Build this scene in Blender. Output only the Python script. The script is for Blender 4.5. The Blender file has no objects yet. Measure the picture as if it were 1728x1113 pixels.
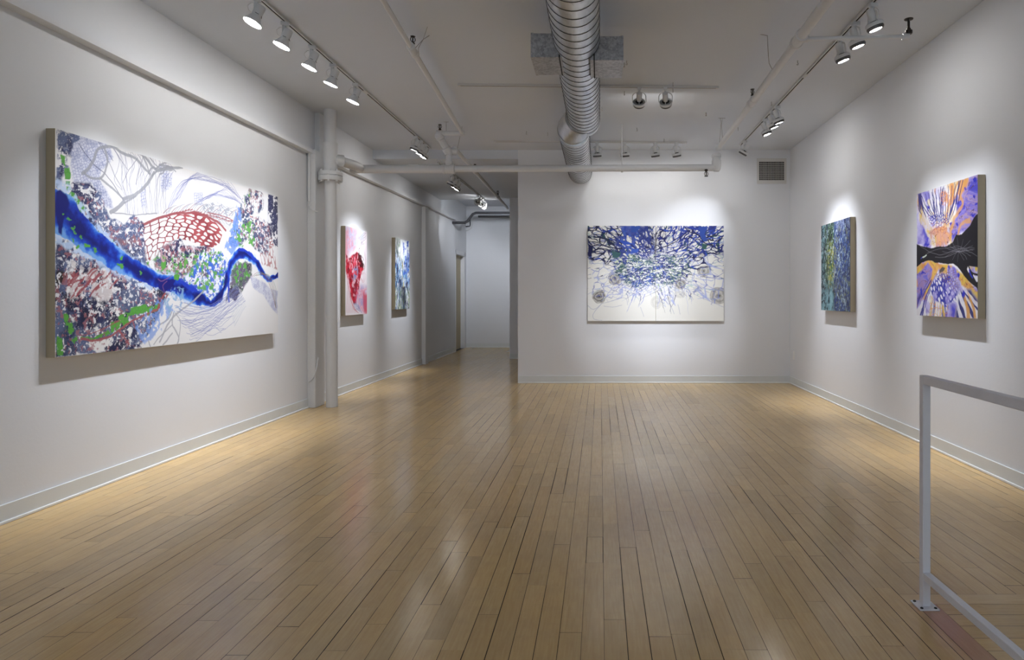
import bpy, math, random
import numpy as np
from mathutils import Vector, Matrix

C = bpy.context.scene.collection
R = math.radians

# ------------------------------------------------------------------ camera
F = 1100.0            # focal length in pixels of the 1728 px frame
H = 1.25              # eye height
VX, VY = 1013.0, 500.0
cam = bpy.data.cameras.new('camera'); co = bpy.data.objects.new('camera', cam); C.objects.link(co)
co.location = (0, 0, H); co.rotation_euler = (R(90), 0, 0)
cam.sensor_width = 36; cam.lens = 36 * F / 1728
cam.shift_x = -(VX - 864) / 1728; cam.shift_y = -(556.5 - VY) / 1728
cam.clip_start = 0.05
bpy.context.scene.camera = co

def at(px, py, Y):
    return ((px - VX) * Y / F, Y, H - (py - VY) * Y / F)

# ------------------------------------------------------------------ world / exposure
w = bpy.data.worlds.new('world'); bpy.context.scene.world = w; w.use_nodes = True
w.node_tree.nodes['Background'].inputs[0].default_value = (0.80, 0.90, 1.0, 1)
w.node_tree.nodes['Background'].inputs[1].default_value = 3.6
vs = bpy.context.scene.view_settings
vs.view_transform = 'Standard'; vs.look = 'None'; vs.gamma = 1; vs.use_curve_mapping = False
vs.exposure = 0.08

# room
XL, XR = -3.29, 2.74
YB, YF = 9.418, -3.5
ZC = 3.365            # main ceiling
ZK = 3.236            # lower corridor ceiling
XE = -1.19            # free end of the back wall
YD = 15.99            # far corridor wall

# front window portals (daylight comes in behind the viewer)
WINS = [(-2.9, -0.5), (-0.1, 2.3)]
for a, b in WINS:
    l = bpy.data.lights.new('window_portal', 'AREA'); l.shape = 'RECTANGLE'; l.size = b - a; l.size_y = 1.9
    l.cycles.is_portal = True
    o = bpy.data.objects.new('window_portal', l); C.objects.link(o)
    o.location = ((a + b) / 2, YF - 0.16, 1.75); o.rotation_euler = (R(90), 0, 0)

# ------------------------------------------------------------------ helpers
def lin(c):
    return tuple((x / 255 / 12.92 if x / 255 <= .04045 else ((x / 255 + .055) / 1.055) ** 2.4) for x in c)

def mat(name, rgb, rough=.5, metal=0, noise=None, bump=None, emit=None, spec=.5, coat=0):
    m = bpy.data.materials.new(name); m.use_nodes = True; nt = m.node_tree; b = nt.nodes['Principled BSDF']
    c = lin(rgb)
    b.inputs['Base Color'].default_value = (*c, 1)
    b.inputs['Roughness'].default_value = rough; b.inputs['Metallic'].default_value = metal
    b.inputs['Specular IOR Level'].default_value = spec
    if coat: b.inputs['Coat Weight'].default_value = coat
    if emit:
        b.inputs['Emission Color'].default_value = (1, .98, .95, 1); b.inputs['Emission Strength'].default_value = emit
    tc = nt.nodes.new('ShaderNodeTexCoord')
    if noise:
        sc, amt = noise
        n = nt.nodes.new('ShaderNodeTexNoise'); n.inputs['Scale'].default_value = sc; n.inputs['Detail'].default_value = 5
        nt.links.new(tc.outputs['Object'], n.inputs['Vector'])
        r = nt.nodes.new('ShaderNodeMix'); r.data_type = 'RGBA'
        r.inputs[6].default_value = (*[x * (1 - amt) for x in c], 1); r.inputs[7].default_value = (*[min(1, x * (1 + amt)) for x in c], 1)
        nt.links.new(n.outputs['Fac'], r.inputs[0]); nt.links.new(r.outputs[2], b.inputs['Base Color'])
    if bump:
        sc, st = bump
        n = nt.nodes.new('ShaderNodeTexNoise'); n.inputs['Scale'].default_value = sc; n.inputs['Detail'].default_value = 6
        nt.links.new(tc.outputs['Object'], n.inputs['Vector'])
        bp = nt.nodes.new('ShaderNodeBump'); bp.inputs['Strength'].default_value = st; bp.inputs['Distance'].default_value = .004
        nt.links.new(n.outputs['Fac'], bp.inputs['Height']); nt.links.new(bp.outputs['Normal'], b.inputs['Normal'])
    return m

M = {
 'wall': mat('white_wall_paint', (224, 226, 230), .75, bump=(60, .12), noise=(1.3, .015), spec=.3),
 'ceil': mat('ceiling_paint', (211, 216, 224), .85, bump=(25, .12), noise=(1.0, .02), spec=.2),
 'base': mat('baseboard_vinyl', (214, 218, 219), .45, noise=(9, .03)),
 'basewhite': mat('shoe_white', (232, 234, 234), .4, noise=(20, .03)),
 'pipe': mat('white_pipe_paint', (216, 217, 219), .5, bump=(40, .3), noise=(14, .03)),
 'fit': mat('white_fitting_paint', (214, 215, 217), .55, bump=(90, .5), noise=(30, .04)),
 'track': mat('track_white', (206, 206, 205), .4, noise=(30, .02)),
 'slot': mat('track_slot', (48, 42, 34), .6, noise=(30, .1)),
 'head': mat('spotlight_white', (215, 217, 219), .35, noise=(30, .02)),
 'fins': mat('lamp_fins', (92, 92, 94), .35, .5, noise=(60, .1)),
 'vane': mat('lamp_dark', (22, 21, 21), .5, noise=(60, .1)),
 'lens': mat('lamp_lens', (255, 255, 255), .3, emit=100),
 'wire': mat('hanger_wire', (150, 148, 145), .5, .3, noise=(50, .1)),
 'brass': mat('sprinkler_bronze', (52, 45, 40), .45, .6, noise=(80, .2)),
 'tan': mat('birch_cradle', (168, 156, 132), .6, noise=(12, .05)),
 'rail': mat('railing_paint', (232, 232, 240), .38, noise=(16, .05), bump=(60, .15)),
 'bolt': mat('dark_bolt', (58, 60, 66), .5, .6, noise=(80, .1)),
 'door': mat('tan_door', (176, 164, 134), .5, noise=(5, .05)),
 'jamb': mat('door_frame_paint', (226, 228, 232), .45, noise=(20, .02)),
 'grille': mat('grille_white', (208, 206, 203), .5, noise=(30, .02)),
 'void': mat('grille_dark', (8, 8, 8), .9, noise=(10, .1)),
 'blackpipe': mat('black_insulation', (50, 50, 54), .7, noise=(30, .2)),
 'seam': mat('duct_seam', (66, 66, 68), .5, .7, noise=(60, .1)),
 'plate': mat('outlet_plate', (232, 232, 230), .4, noise=(60, .02)),
 'wframe': mat('window_frame_grey', (120, 120, 122), .5, noise=(20, .05)),
}

def galv(name, rgb, sc, amt, rough, stretch=(1, 1, 1), metal=.85):
    m = bpy.data.materials.new(name); m.use_nodes = True; nt = m.node_tree; b = nt.nodes['Principled BSDF']
    tc = nt.nodes.new('ShaderNodeTexCoord'); mp = nt.nodes.new('ShaderNodeMapping'); mp.inputs['Scale'].default_value = stretch
    nt.links.new(tc.outputs['Object'], mp.inputs['Vector'])
    v = nt.nodes.new('ShaderNodeTexVoronoi'); v.inputs['Scale'].default_value = sc
    n = nt.nodes.new('ShaderNodeTexNoise'); n.inputs['Scale'].default_value = 7; n.inputs['Detail'].default_value = 6
    nt.links.new(mp.outputs[0], v.inputs['Vector']); nt.links.new(mp.outputs[0], n.inputs['Vector'])
    add = nt.nodes.new('ShaderNodeMath'); add.operation = 'ADD'
    sep = nt.nodes.new('ShaderNodeSeparateColor'); nt.links.new(v.outputs['Color'], sep.inputs[0])
    nt.links.new(sep.outputs[0], add.inputs[0]); nt.links.new(n.outputs['Fac'], add.inputs[1])
    cr = nt.nodes.new('ShaderNodeMapRange'); cr.inputs['From Min'].default_value = .3; cr.inputs['From Max'].default_value = 1.7
    nt.links.new(add.outputs[0], cr.inputs['Value'])
    r = nt.nodes.new('ShaderNodeMix'); r.data_type = 'RGBA'; c = lin(rgb)
    r.inputs[6].default_value = (*[x * (1 - amt) for x in c], 1); r.inputs[7].default_value = (*[min(1, x * (1 + amt)) for x in c], 1)
    nt.links.new(cr.outputs[0], r.inputs[0]); nt.links.new(r.outputs[2], b.inputs['Base Color'])
    b.inputs['Metallic'].default_value = metal; b.inputs['Roughness'].default_value = rough
    return m
M['duct'] = galv('spiral_duct_steel', (200, 203, 206), 30, .12, .33, (1, .25, 1))
M['gbox'] = galv('galvanised_spangle', (165, 166, 170), 70, .35, .42, metal=.6)

def link(name, me, m, parent=None, smooth=False):
    o = bpy.data.objects.new(name, me); C.objects.link(o)
    if m is not None and len(me.materials) == 0: me.materials.append(m)
    if parent is not None: o.parent = parent
    if smooth:
        me.polygons.foreach_set('use_smooth', [True] * len(me.polygons))
        try: me.set_sharp_from_angle(angle=R(38))
        except Exception: pass
    me.update()
    return o

class MB:
    def __init__(s): s.v = []; s.f = []
    def add(s, vs_, fs):
        n = len(s.v); s.v += [tuple(x) for x in vs_]; s.f += [tuple(i + n for i in f) for f in fs]; return s
    def box(s, a, b, bev=0):
        x0, y0, z0 = [min(p, q) for p, q in zip(a, b)]; x1, y1, z1 = [max(p, q) for p, q in zip(a, b)]
        if bev <= 0:
            return s.add([(x0,y0,z0),(x1,y0,z0),(x1,y1,z0),(x0,y1,z0),(x0,y0,z1),(x1,y0,z1),(x1,y1,z1),(x0,y1,z1)],
                     [(3,2,1,0),(4,5,6,7),(0,1,5,4),(1,2,6,5),(2,3,7,6),(3,0,4,7)])
        e = bev; V = []; idx = {}
        X = (x0, x1); Y = (y0, y1); Z = (z0, z1)
        for i in (0, 1):
            for j in (0, 1):
                for k in (0, 1):
                    sx = e if i == 0 else -e; sy = e if j == 0 else -e; sz = e if k == 0 else -e
                    idx[i,j,k,0] = len(V); V.append((X[i], Y[j]+sy, Z[k]+sz))
                    idx[i,j,k,1] = len(V); V.append((X[i]+sx, Y[j], Z[k]+sz))
                    idx[i,j,k,2] = len(V); V.append((X[i]+sx, Y[j]+sy, Z[k]))
        Fs = []
        for i in (0, 1):
            q = [idx[i,j,k,0] for j, k in ((0,0),(1,0),(1,1),(0,1))]; Fs.append(q if i else q[::-1])
            q = [idx[j,i,k,1] for j, k in ((0,0),(1,0),(1,1),(0,1))]; Fs.append(q[::-1] if i else q)
            q = [idx[j,k,i,2] for j, k in ((0,0),(1,0),(1,1),(0,1))]; Fs.append(q if i else q[::-1])
        for i in (0, 1):
            for j in (0, 1):
                Fs.append([idx[i,j,0,0], idx[i,j,1,0], idx[i,j,1,1], idx[i,j,0,1]])
                Fs.append([idx[i,0,j,0], idx[i,1,j,0], idx[i,1,j,2], idx[i,0,j,2]])
                Fs.append([idx[0,i,j,1], idx[1,i,j,1], idx[1,i,j,2], idx[0,i,j,2]])
        for k in list(idx):
            if k[3] == 0: Fs.append([idx[k[0],k[1],k[2],t] for t in range(3)])
        return s.add(V, Fs)
    def tube(s, pts, rad, seg=20, cap=True, closed=False):
        pts = [Vector(p) for p in pts]; n = len(pts)
        rr = rad if isinstance(rad, (list, tuple)) else [rad] * n
        V = []; Fs = []; up = None
        for i, p in enumerate(pts):
            if closed: d = pts[(i+1) % n] - pts[i-1]
            elif i == 0: d = pts[1] - pts[0]
            elif i == n-1: d = pts[-1] - pts[-2]
            else: d = (pts[i+1]-p).normalized() + (p-pts[i-1]).normalized()
            if d.length < 1e-9: d = pts[min(i+1, n-1)] - pts[max(i-1, 0)]
            d.normalize()
            if up is None:
                up = Vector((0,0,1)) if abs(d.z) < .9 else Vector((1,0,0))
            a = (up - d * up.dot(d)).normalized(); up = a; b = d.cross(a)
            for k in range(seg):
                t = 2 * math.pi * k / seg
                V.append(p + (a * math.cos(t) + b * math.sin(t)) * rr[i])
        m = n if closed else n - 1
        for i in range(m):
            j = (i+1) % n
            for k in range(seg):
                k2 = (k+1) % seg
                Fs.append((i*seg+k, j*seg+k, j*seg+k2, i*seg+k2))
        if cap and not closed:
            Fs.append(tuple(range(seg))); Fs.append(tuple(reversed(range((n-1)*seg, n*seg))))
        return s.add(V, Fs)
    def lathe(s, prof, seg=24, M4=None):
        # profile of (radius, z); axis = local z
        V = []; Fs = []; M4 = M4 or Matrix()
        for r, z in prof:
            for k in range(seg):
                t = 2*math.pi*k/seg; V.append(M4 @ Vector((r*math.cos(t), r*math.sin(t), z)))
        for i in range(len(prof)-1):
            for k in range(seg):
                k2 = (k+1) % seg
                Fs.append((i*seg+k, i*seg+k2, (i+1)*seg+k2, (i+1)*seg+k))
        if prof[0][0] > 0: Fs.append(tuple(reversed(range(seg))))
        if prof[-1][0] > 0: Fs.append(tuple(range((len(prof)-1)*seg, len(prof)*seg)))
        return s.add(V, Fs)
    def mesh(s, name):
        me = bpy.data.meshes.new(name); me.from_pydata([tuple(v) for v in s.v], [], s.f); me.validate()
        import bmesh
        bm = bmesh.new(); bm.from_mesh(me); bmesh.ops.recalc_face_normals(bm, faces=bm.faces); bm.to_mesh(me); bm.free()
        return me
    def build(s, name, m, parent=None, smooth=False):
        return link(name, s.mesh(name), m, parent, smooth)

def empty(name, label, cat, loc=(0,0,0), rz=0, group=None):
    o = bpy.data.objects.new(name, None); C.objects.link(o); o.location = loc; o.rotation_euler = (0,0,rz)
    o.empty_display_size = .05
    return tag(o, label, cat, group)
def tag(o, label, cat, group=None):
    o['label'] = label; o['category'] = cat
    if group: o['group'] = group
    return o
def struct(o):
    o['kind'] = 'structure'; return o
def local(o, parent):
    o.parent = parent; o.matrix_parent_inverse = parent.matrix_world.inverted() if False else Matrix.Translation(-Vector(parent.location))
    return o

# ------------------------------------------------------------------ room shell
def wallbox(name, a, b, m='wall'):
    return struct(MB().box(a, b).build(name, M[m]))
T = .15
# left wall: pieces around the doorway at its far end, one mesh
DY0, DY1, DZ = 14.85, 15.80, 2.25
lw = MB().box((XL-T, YF-T, 0), (XL, DY0, 3.6)).box((XL-T, DY0, DZ), (XL, DY1, 3.6)).box((XL-T, DY1, 0), (XL, YD+T, 3.6))
struct(lw.build('wall_left', M['wall']))
wallbox('wall_right', (XR, YF-T, 0), (XR+T, YD+T, 3.6))
wallbox('wall_back', (XE, YB, 0), (XR, YB+.14, ZC))
wallbox('wall_far', (XL, YD, 0), (XR, YD+T, 3.6))
wallbox('wall_corridor', (-1.82, 13.10, 0), (XR, 13.24, ZK))
# front wall with two shop windows, behind the viewer
fw = MB()
xs = [XL, WINS[0][0], WINS[0][1], WINS[1][0], WINS[1][1], XR]
fw.box((XL, YF-T, 0), (XR, YF, .8)).box((XL, YF-T, 2.7), (XR, YF, ZC))
for i in (0, 2, 4): fw.box((xs[i], YF-T, .8), (xs[i+1], YF, 2.7))
struct(fw.build('wall_front', M['wall']))
gm = bpy.data.materials.new('window_glass'); gm.use_nodes = True; nt = gm.node_tree
for n in list(nt.nodes):
    if n.type != 'OUTPUT_MATERIAL': nt.nodes.remove(n)
tr = nt.nodes.new('ShaderNodeBsdfTransparent'); gl = nt.nodes.new('ShaderNodeBsdfGlossy'); gl.inputs['Roughness'].default_value = .02
fr = nt.nodes.new('ShaderNodeFresnel'); mx = nt.nodes.new('ShaderNodeMixShader')
nt.links.new(fr.outputs[0], mx.inputs[0]); nt.links.new(tr.outputs[0], mx.inputs[1]); nt.links.new(gl.outputs[0], mx.inputs[2])
nt.links.new(mx.outputs[0], nt.nodes['Material Output'].inputs[0])
for i, (a, b) in enumerate(WINS):
    fr_ = MB()
    for x in (a, (a+b)/2, b): fr_.box((x-.03, YF-.11, .8), (x+.03, YF-.05, 2.7))
    for z in (.83, 2.67): fr_.box((a, YF-.11, z-.03), (b, YF-.05, z+.03))
    wo = struct(fr_.build('window_%d' % (i+1), M['wframe']))
    MB().box((a, YF-.085, .8), (b, YF-.080, 2.7)).build('pane', gm, wo)

ce = MB().box((XL, YF, ZC), (XR, YB+.14, ZC+.2))
struct(ce.build('ceiling', M['ceil']))
# lower slab over the corridor; its front edge is the header, then the higher ceiling by the far door
struct(MB().box((XL, YB, ZK), (XE, 13.4, ZC)).box((XE, YB+.14, ZK), (XR, 13.4, ZC)).build('ceiling_corridor', M['ceil']))
struct(MB().box((XL, 13.4, 3.46), (XR, YD, 3.6)).build('ceiling_far', M['ceil']))

# baseboards: grey vinyl board with a white shoe strip along the floor
def baseboard(name, segs, nrm):
    # segs: list of ((x0,y0),(x1,y1)) along the wall face; nrm: direction into the room
    b = MB(); s = MB(); nx, ny = nrm
    for (x0, y0), (x1, y1) in segs:
        b.box((x0, y0, 0.0), (x1 + nx*.012, y1 + ny*.012, .106), .002)
        s.box((x0, y0, 0.0), (x1 + nx*.021, y1 + ny*.021, .017), .003)
    o = struct(b.build(name, M['base'])); s.build('shoe_strip', M['basewhite'], o); return o
baseboard('baseboard_left', [((XL, YF), (XL, 7.31)), ((XL, 7.56), (XL, 12.0)), ((XL, 12.2), (XL, DY0-.06))], (1, 0))
baseboard('baseboard_right', [((XR, YF), (XR, YB))], (-1, 0))
baseboard('baseboard_back', [((XE, YB), (XR, YB))], (0, -1))
baseboard('baseboard_far', [((XL, YD), (XR, YD))], (0, -1))
baseboard('baseboard_corridor', [((-1.82, 13.10), (XR, 13.10))], (0, -1))

# ledge high along the left wall
tr1 = MB()
def slab(mb, y0, y1, z0, z1, d, h):
    x0, x1 = XL, XL + d
    mb.add([(x0,y0,z0),(x1,y0,z0),(x1,y0,z0+h),(x0,y0,z0+h),(x0,y1,z1),(x1,y1,z1),(x1,y1,z1+h),(x0,y1,z1+h)],
           [(0,1,2,3),(4,7,6,5),(0,4,5,1),(1,5,6,2),(2,6,7,3),(3,7,4,0)])
slab(tr1, YF, 7.5, 2.84, 2.853, .075, .04)
slab(tr1, 7.5, 14.6, 2.853, 2.955, .075, .04)
struct(tr1.build('trim_1', M['wall']))
# pilasters
pl = MB().box((XL, 7.31, 0), (XL+.093, 7.56, 2.90), .006).box((XL, 7.50, 2.90), (XL+.06, 7.62, ZC), .004)
struct(pl.build('trim_2', M['fit']))
struct(MB().box((XL, 12.0, 0), (XL+.075, 12.2, 2.91), .004).build('trim_3', M['wall']))
# far door: recessed leaf and its frame
d = struct(MB().box((XL-.13, DY0, 0.004), (XL-.09, DY1, DZ), .003).build('door_1', M['door']))
MB().box((XL-.09, DY1-.035, 0), (XL+.006, DY1+.05, DZ+.06)).box((XL-.09, DY0-.05, 0), (XL+.006, DY0+.004, DZ+.06)).box((XL-.09, DY0-.05, DZ-.03), (XL+.006, DY1+.05, DZ+.06)).build('door_frame', M['jamb'], d)
k = MB().lathe([(.0, 0), (.022, 0), (.022, .006), (.010, .012), (.010, .035), (.024, .045), (.026, .06), (.0, .068)], 16, Matrix.Translation((XL-.09, DY0+.12, 1.02)) @ Matrix.Rotation(R(90), 4, 'Y'))
k.build('door_handle', M['wire'], d, True)

# ------------------------------------------------------------------ floor of maple boards
def floor_mat():
    m = bpy.data.materials.new('maple_floor'); m.use_nodes = True; nt = m.node_tree; b = nt.nodes['Principled BSDF']; L = nt.links.new
    at_ = nt.nodes.new('ShaderNodeAttribute'); at_.attribute_name = 'board'
    tc = nt.nodes.new('ShaderNodeTexCoord')
    uv = nt.nodes.new('ShaderNodeUVMap'); uv.uv_map = 'grain'
    mp = nt.nodes.new('ShaderNodeMapping'); mp.inputs['Scale'].default_value = (1, .07, 1); L(uv.outputs[0], mp.inputs[0])
    gr = nt.nodes.new('ShaderNodeTexNoise'); gr.inputs['Scale'].default_value = 90; gr.inputs['Detail'].default_value = 6; gr.inputs['Distortion'].default_value = .6
    L(mp.outputs[0], gr.inputs['Vector'])
    bl = nt.nodes.new('ShaderNodeTexNoise'); bl.inputs['Scale'].default_value = 1.1; bl.inputs['Detail'].default_value = 4; L(tc.outputs['Object'], bl.inputs['Vector'])
    ft = nt.nodes.new('ShaderNodeTexNoise'); ft.inputs['Scale'].default_value = 11; ft.inputs['Detail'].default_value = 7; ft.inputs['Roughness'].default_value = .7; L(tc.outputs['Object'], ft.inputs['Vector'])
    def mix(kind, fac, a, bb):
        n = nt.nodes.new('ShaderNodeMix'); n.data_type = 'RGBA'; n.blend_type = kind
        for s_, v in ((0, fac), (6, a), (7, bb)):
            if isinstance(v, (int, float)): n.inputs[s_].default_value = v
            elif isinstance(v, tuple): n.inputs[s_].default_value = v
            else: L(v, n.inputs[s_])
        return n.outputs[2]
    def rng(src, a, b_, c_, d_):
        n = nt.nodes.new('ShaderNodeMapRange'); L(src, n.inputs[0])
        for i, v in enumerate((a, b_, c_, d_)): n.inputs[i+1].default_value = v
        return n.outputs[0]
    col = at_.outputs['Color']
    g = rng(gr.outputs['Fac'], .3, .7, .0, 1.0)
    col = mix('MULTIPLY', mixf(nt, g, .28), col, (*lin((214, 190, 160)), 1))
    col = mix('MIX', rng(ft.outputs['Fac'], .45, .72, 0, .12), col, (*lin((140, 116, 94)), 1))
    col = mix('MIX', rng(bl.outputs['Fac'], .42, .66, 0, .22), col, (*lin((150, 132, 112)), 1))
    L(col, b.inputs['Base Color'])
    ro = nt.nodes.new('ShaderNodeMath'); ro.operation = 'ADD'
    ro.inputs[0].default_value = .165; L(rng(bl.outputs['Fac'], .35, .65, 0, .05), ro.inputs[1])
    L(ro.outputs[0], b.inputs['Roughness'])
    b.inputs['Specular IOR Level'].default_value = .62
    return m
def mixf(nt, sock, k):
    n = nt.nodes.new('ShaderNodeMath'); n.operation = 'MULTIPLY'; nt.links.new(sock, n.inputs[0]); n.inputs[1].default_value = k
    return n.outputs[0]

def build_floor():
    rnd = random.Random(4)
    V = []; Fc = []; col = []; uv = []
    def board(x0, x1, y0, y1, tint=None, across=False):
        gx = rnd.choice([.0004, .0006, .0008, .0010, .0013, .0021]); gy = rnd.choice([.0003, .0004, .0006, .0012])
        if across: gx, gy = gy, gx
        t1, t2 = rnd.uniform(-.00022, .00022), rnd.uniform(-.0004, .0004)
        z = rnd.uniform(-.0003, .0001)
        n = len(V)
        if across: a, b, c, d_ = z+t2, z-t2, z-t2, z+t2
        else: a, b, c, d_ = z+t1+t2, z-t1+t2, z-t1-t2, z+t1-t2
        V.extend([(x0+gx, y0+gy, a), (x1-gx, y0+gy, b), (x1-gx, y1-gy, c), (x0+gx, y1-gy, d_)])
        Fc.append((n, n+1, n+2, n+3))
        k = rnd.gauss(1, .032); h = rnd.gauss(0, .012)
        if rnd.random() < .06: k *= .92
        base = tint or (212, 180, 124)
        c = lin(base); c = (c[0]*k*(1+h), c[1]*k, c[2]*k*(1-2*h), 1)
        col.extend([c]*4)
        ou, ov = rnd.uniform(0, 50), rnd.uniform(0, 50)
        w_, l_ = (y1-y0, x1-x0) if across else (x1-x0, y1-y0)
        q = [(0, 0), (w_, 0), (w_, l_), (0, l_)] if not across else [(0, 0), (0, l_), (w_, l_), (w_, 0)]
        uv.extend([(ou+a_, ov+b_) for a_, b_ in q])
    W = .0826
    PX = 1.365
    x = XL
    x0s = []
    while x < XR - 1e-4:
        x0s.append((x, min(x + W, XR))); x += W
    rows = []
    for a, b in x0s:
        y = -3.5 - rnd.uniform(0, .9)
        while y < YD:
            l = rnd.choice([.35, .5, .62, .75, .9, 1.1, 1.35, 1.6]) * rnd.uniform(.85, 1.1)
            y0, y1 = max(y, -3.5), min(y + l, YD); y += l
            if y1 - y0 < .01: continue
            # the patch beside the railing is laid crosswise
            if b > 1.26 and y0 < 2.739:
                if y1 <= 2.739: continue
                y0 = 2.739
            board(a, b, y0, y1)
    xa = [b for a, b in x0s if b <= 1.26][-1]
    # crosswise header board then long boards under the railing and cross boards beyond
    board(xa, 1.9, 2.650, 2.739, (222, 190, 134), True); board(1.9, XR, 2.650, 2.739, (216, 184, 130), True)
    for (a, b, tint) in ((xa, 1.282, (205, 165, 112)), (1.282, PX, (186, 140, 104))):
        y = -3.5
        while y < 2.65:
            y1 = min(y + rnd.uniform(1.6, 2.4), 2.65)
            if 2.65 - y1 < .5: y1 = 2.65
            board(a, b, y, y1, tint); y = y1
    y = 2.650
    while y > -3.5:
        y0 = max(y - .0875, -3.5)
        x = PX
        while x < XR:
            x1 = min(x + rnd.uniform(.5, 1.3), XR)
            if XR - x1 < .2: x1 = XR
            board(x, x1, y0, y, (212, 178, 116), True); x = x1
        y = y0
    nb = len(Fc)
    # dark bed below the gaps
    n = len(V)
    V.extend([(XL-T, -3.5-T, -.004), (XR+T, -3.5-T, -.004), (XR+T, YD+T, -.004), (XL-T, YD+T, -.004)]); Fc.append((n, n+1, n+2, n+3))
    V.extend([(XL-T, -3.5-T, -.1), (XR+T, -3.5-T, -.1), (XR+T, YD+T, -.1), (XL-T, YD+T, -.1)])
    Fc.extend([(n+7, n+6, n+5, n+4), (n, n+4, n+5, n+1), (n+1, n+5, n+6, n+2), (n+2, n+6, n+7, n+3), (n+3, n+7, n+4, n)])
    me = bpy.data.meshes.new('floor'); me.from_pydata(V, [], Fc)
    me.materials.append(floor_mat()); me.materials.append(mat('gap_dark', (38, 28, 20), .9, noise=(20, .1)))
    for i in range(nb, len(Fc)): me.polygons[i].material_index = 1
    ca = me.attributes.new('board', 'FLOAT_COLOR', 'CORNER')
    nl = len(me.loops); arr = np.ones((nl, 4), np.float32); arr[:len(col)] = np.array(col); ca.data.foreach_set('color', arr.ravel())
    ul = me.uv_layers.new(name='grain'); ua = np.zeros((nl, 2), np.float32); ua[:len(uv)] = np.array(uv); ul.data.foreach_set('uv', ua.ravel())
    o = bpy.data.objects.new('floor', me); C.objects.link(o); return struct(o)
build_floor()

# ------------------------------------------------------------------ painting engine (pigment laid over a fine grid of the panel front)
def hash2(ix, iy, seed):
    h = (ix.astype(np.int64) * 374761393 + iy.astype(np.int64) * 668265263 + seed * 1442695041) & 0xffffffff
    h = ((h ^ (h >> 13)) * 1274126177) & 0xffffffff
    h = (h ^ (h >> 16)) & 0xffffffff
    h = (h * 2246822519) & 0xffffffff
    return ((h ^ (h >> 15)) & 0xffff) / 65535.0
def vnoise(x, y, seed=0):
    ix = np.floor(x); iy = np.floor(y); fx = x - ix; fy = y - iy
    fx = fx*fx*(3-2*fx); fy = fy*fy*(3-2*fy)
    a = hash2(ix, iy, seed); b = hash2(ix+1, iy, seed); c = hash2(ix, iy+1, seed); d_ = hash2(ix+1, iy+1, seed)
    return (a*(1-fx)+b*fx)*(1-fy) + (c*(1-fx)+d_*fx)*fy
def fbm(x, y, seed=0, o=4):
    s = 0; a = .5; t = 0
    for i in range(o):
        s = s + a * vnoise(x * 2**i + 17.3*i, y * 2**i - 9.1*i, seed + i); t += a; a *= .55
    return s / t
def vor(x, y, seed=0, jit=.9):
    ix = np.floor(x); iy = np.floor(y); f1 = np.full(x.shape, 9.); f2 = np.full(x.shape, 9.); idv = np.zeros(x.shape)
    for dx in (-1, 0, 1):
        for dy in (-1, 0, 1):
            cx = ix + dx; cy = iy + dy
            px = cx + .5 + (hash2(cx, cy, seed)-.5)*jit; py = cy + .5 + (hash2(cx, cy, seed+77)-.5)*jit
            dd = np.hypot(x-px, y-py); r = hash2(cx, cy, seed+5)
            m = dd < f1
            f2 = np.where(m, f1, np.minimum(f2, dd)); idv = np.where(m, r, idv); f1 = np.where(m, dd, f1)
    return f1, f2, idv
def ss(x, a, b):
    t = np.clip((x - a) / (b - a), 0, 1); return t*t*(3-2*t)

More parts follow.
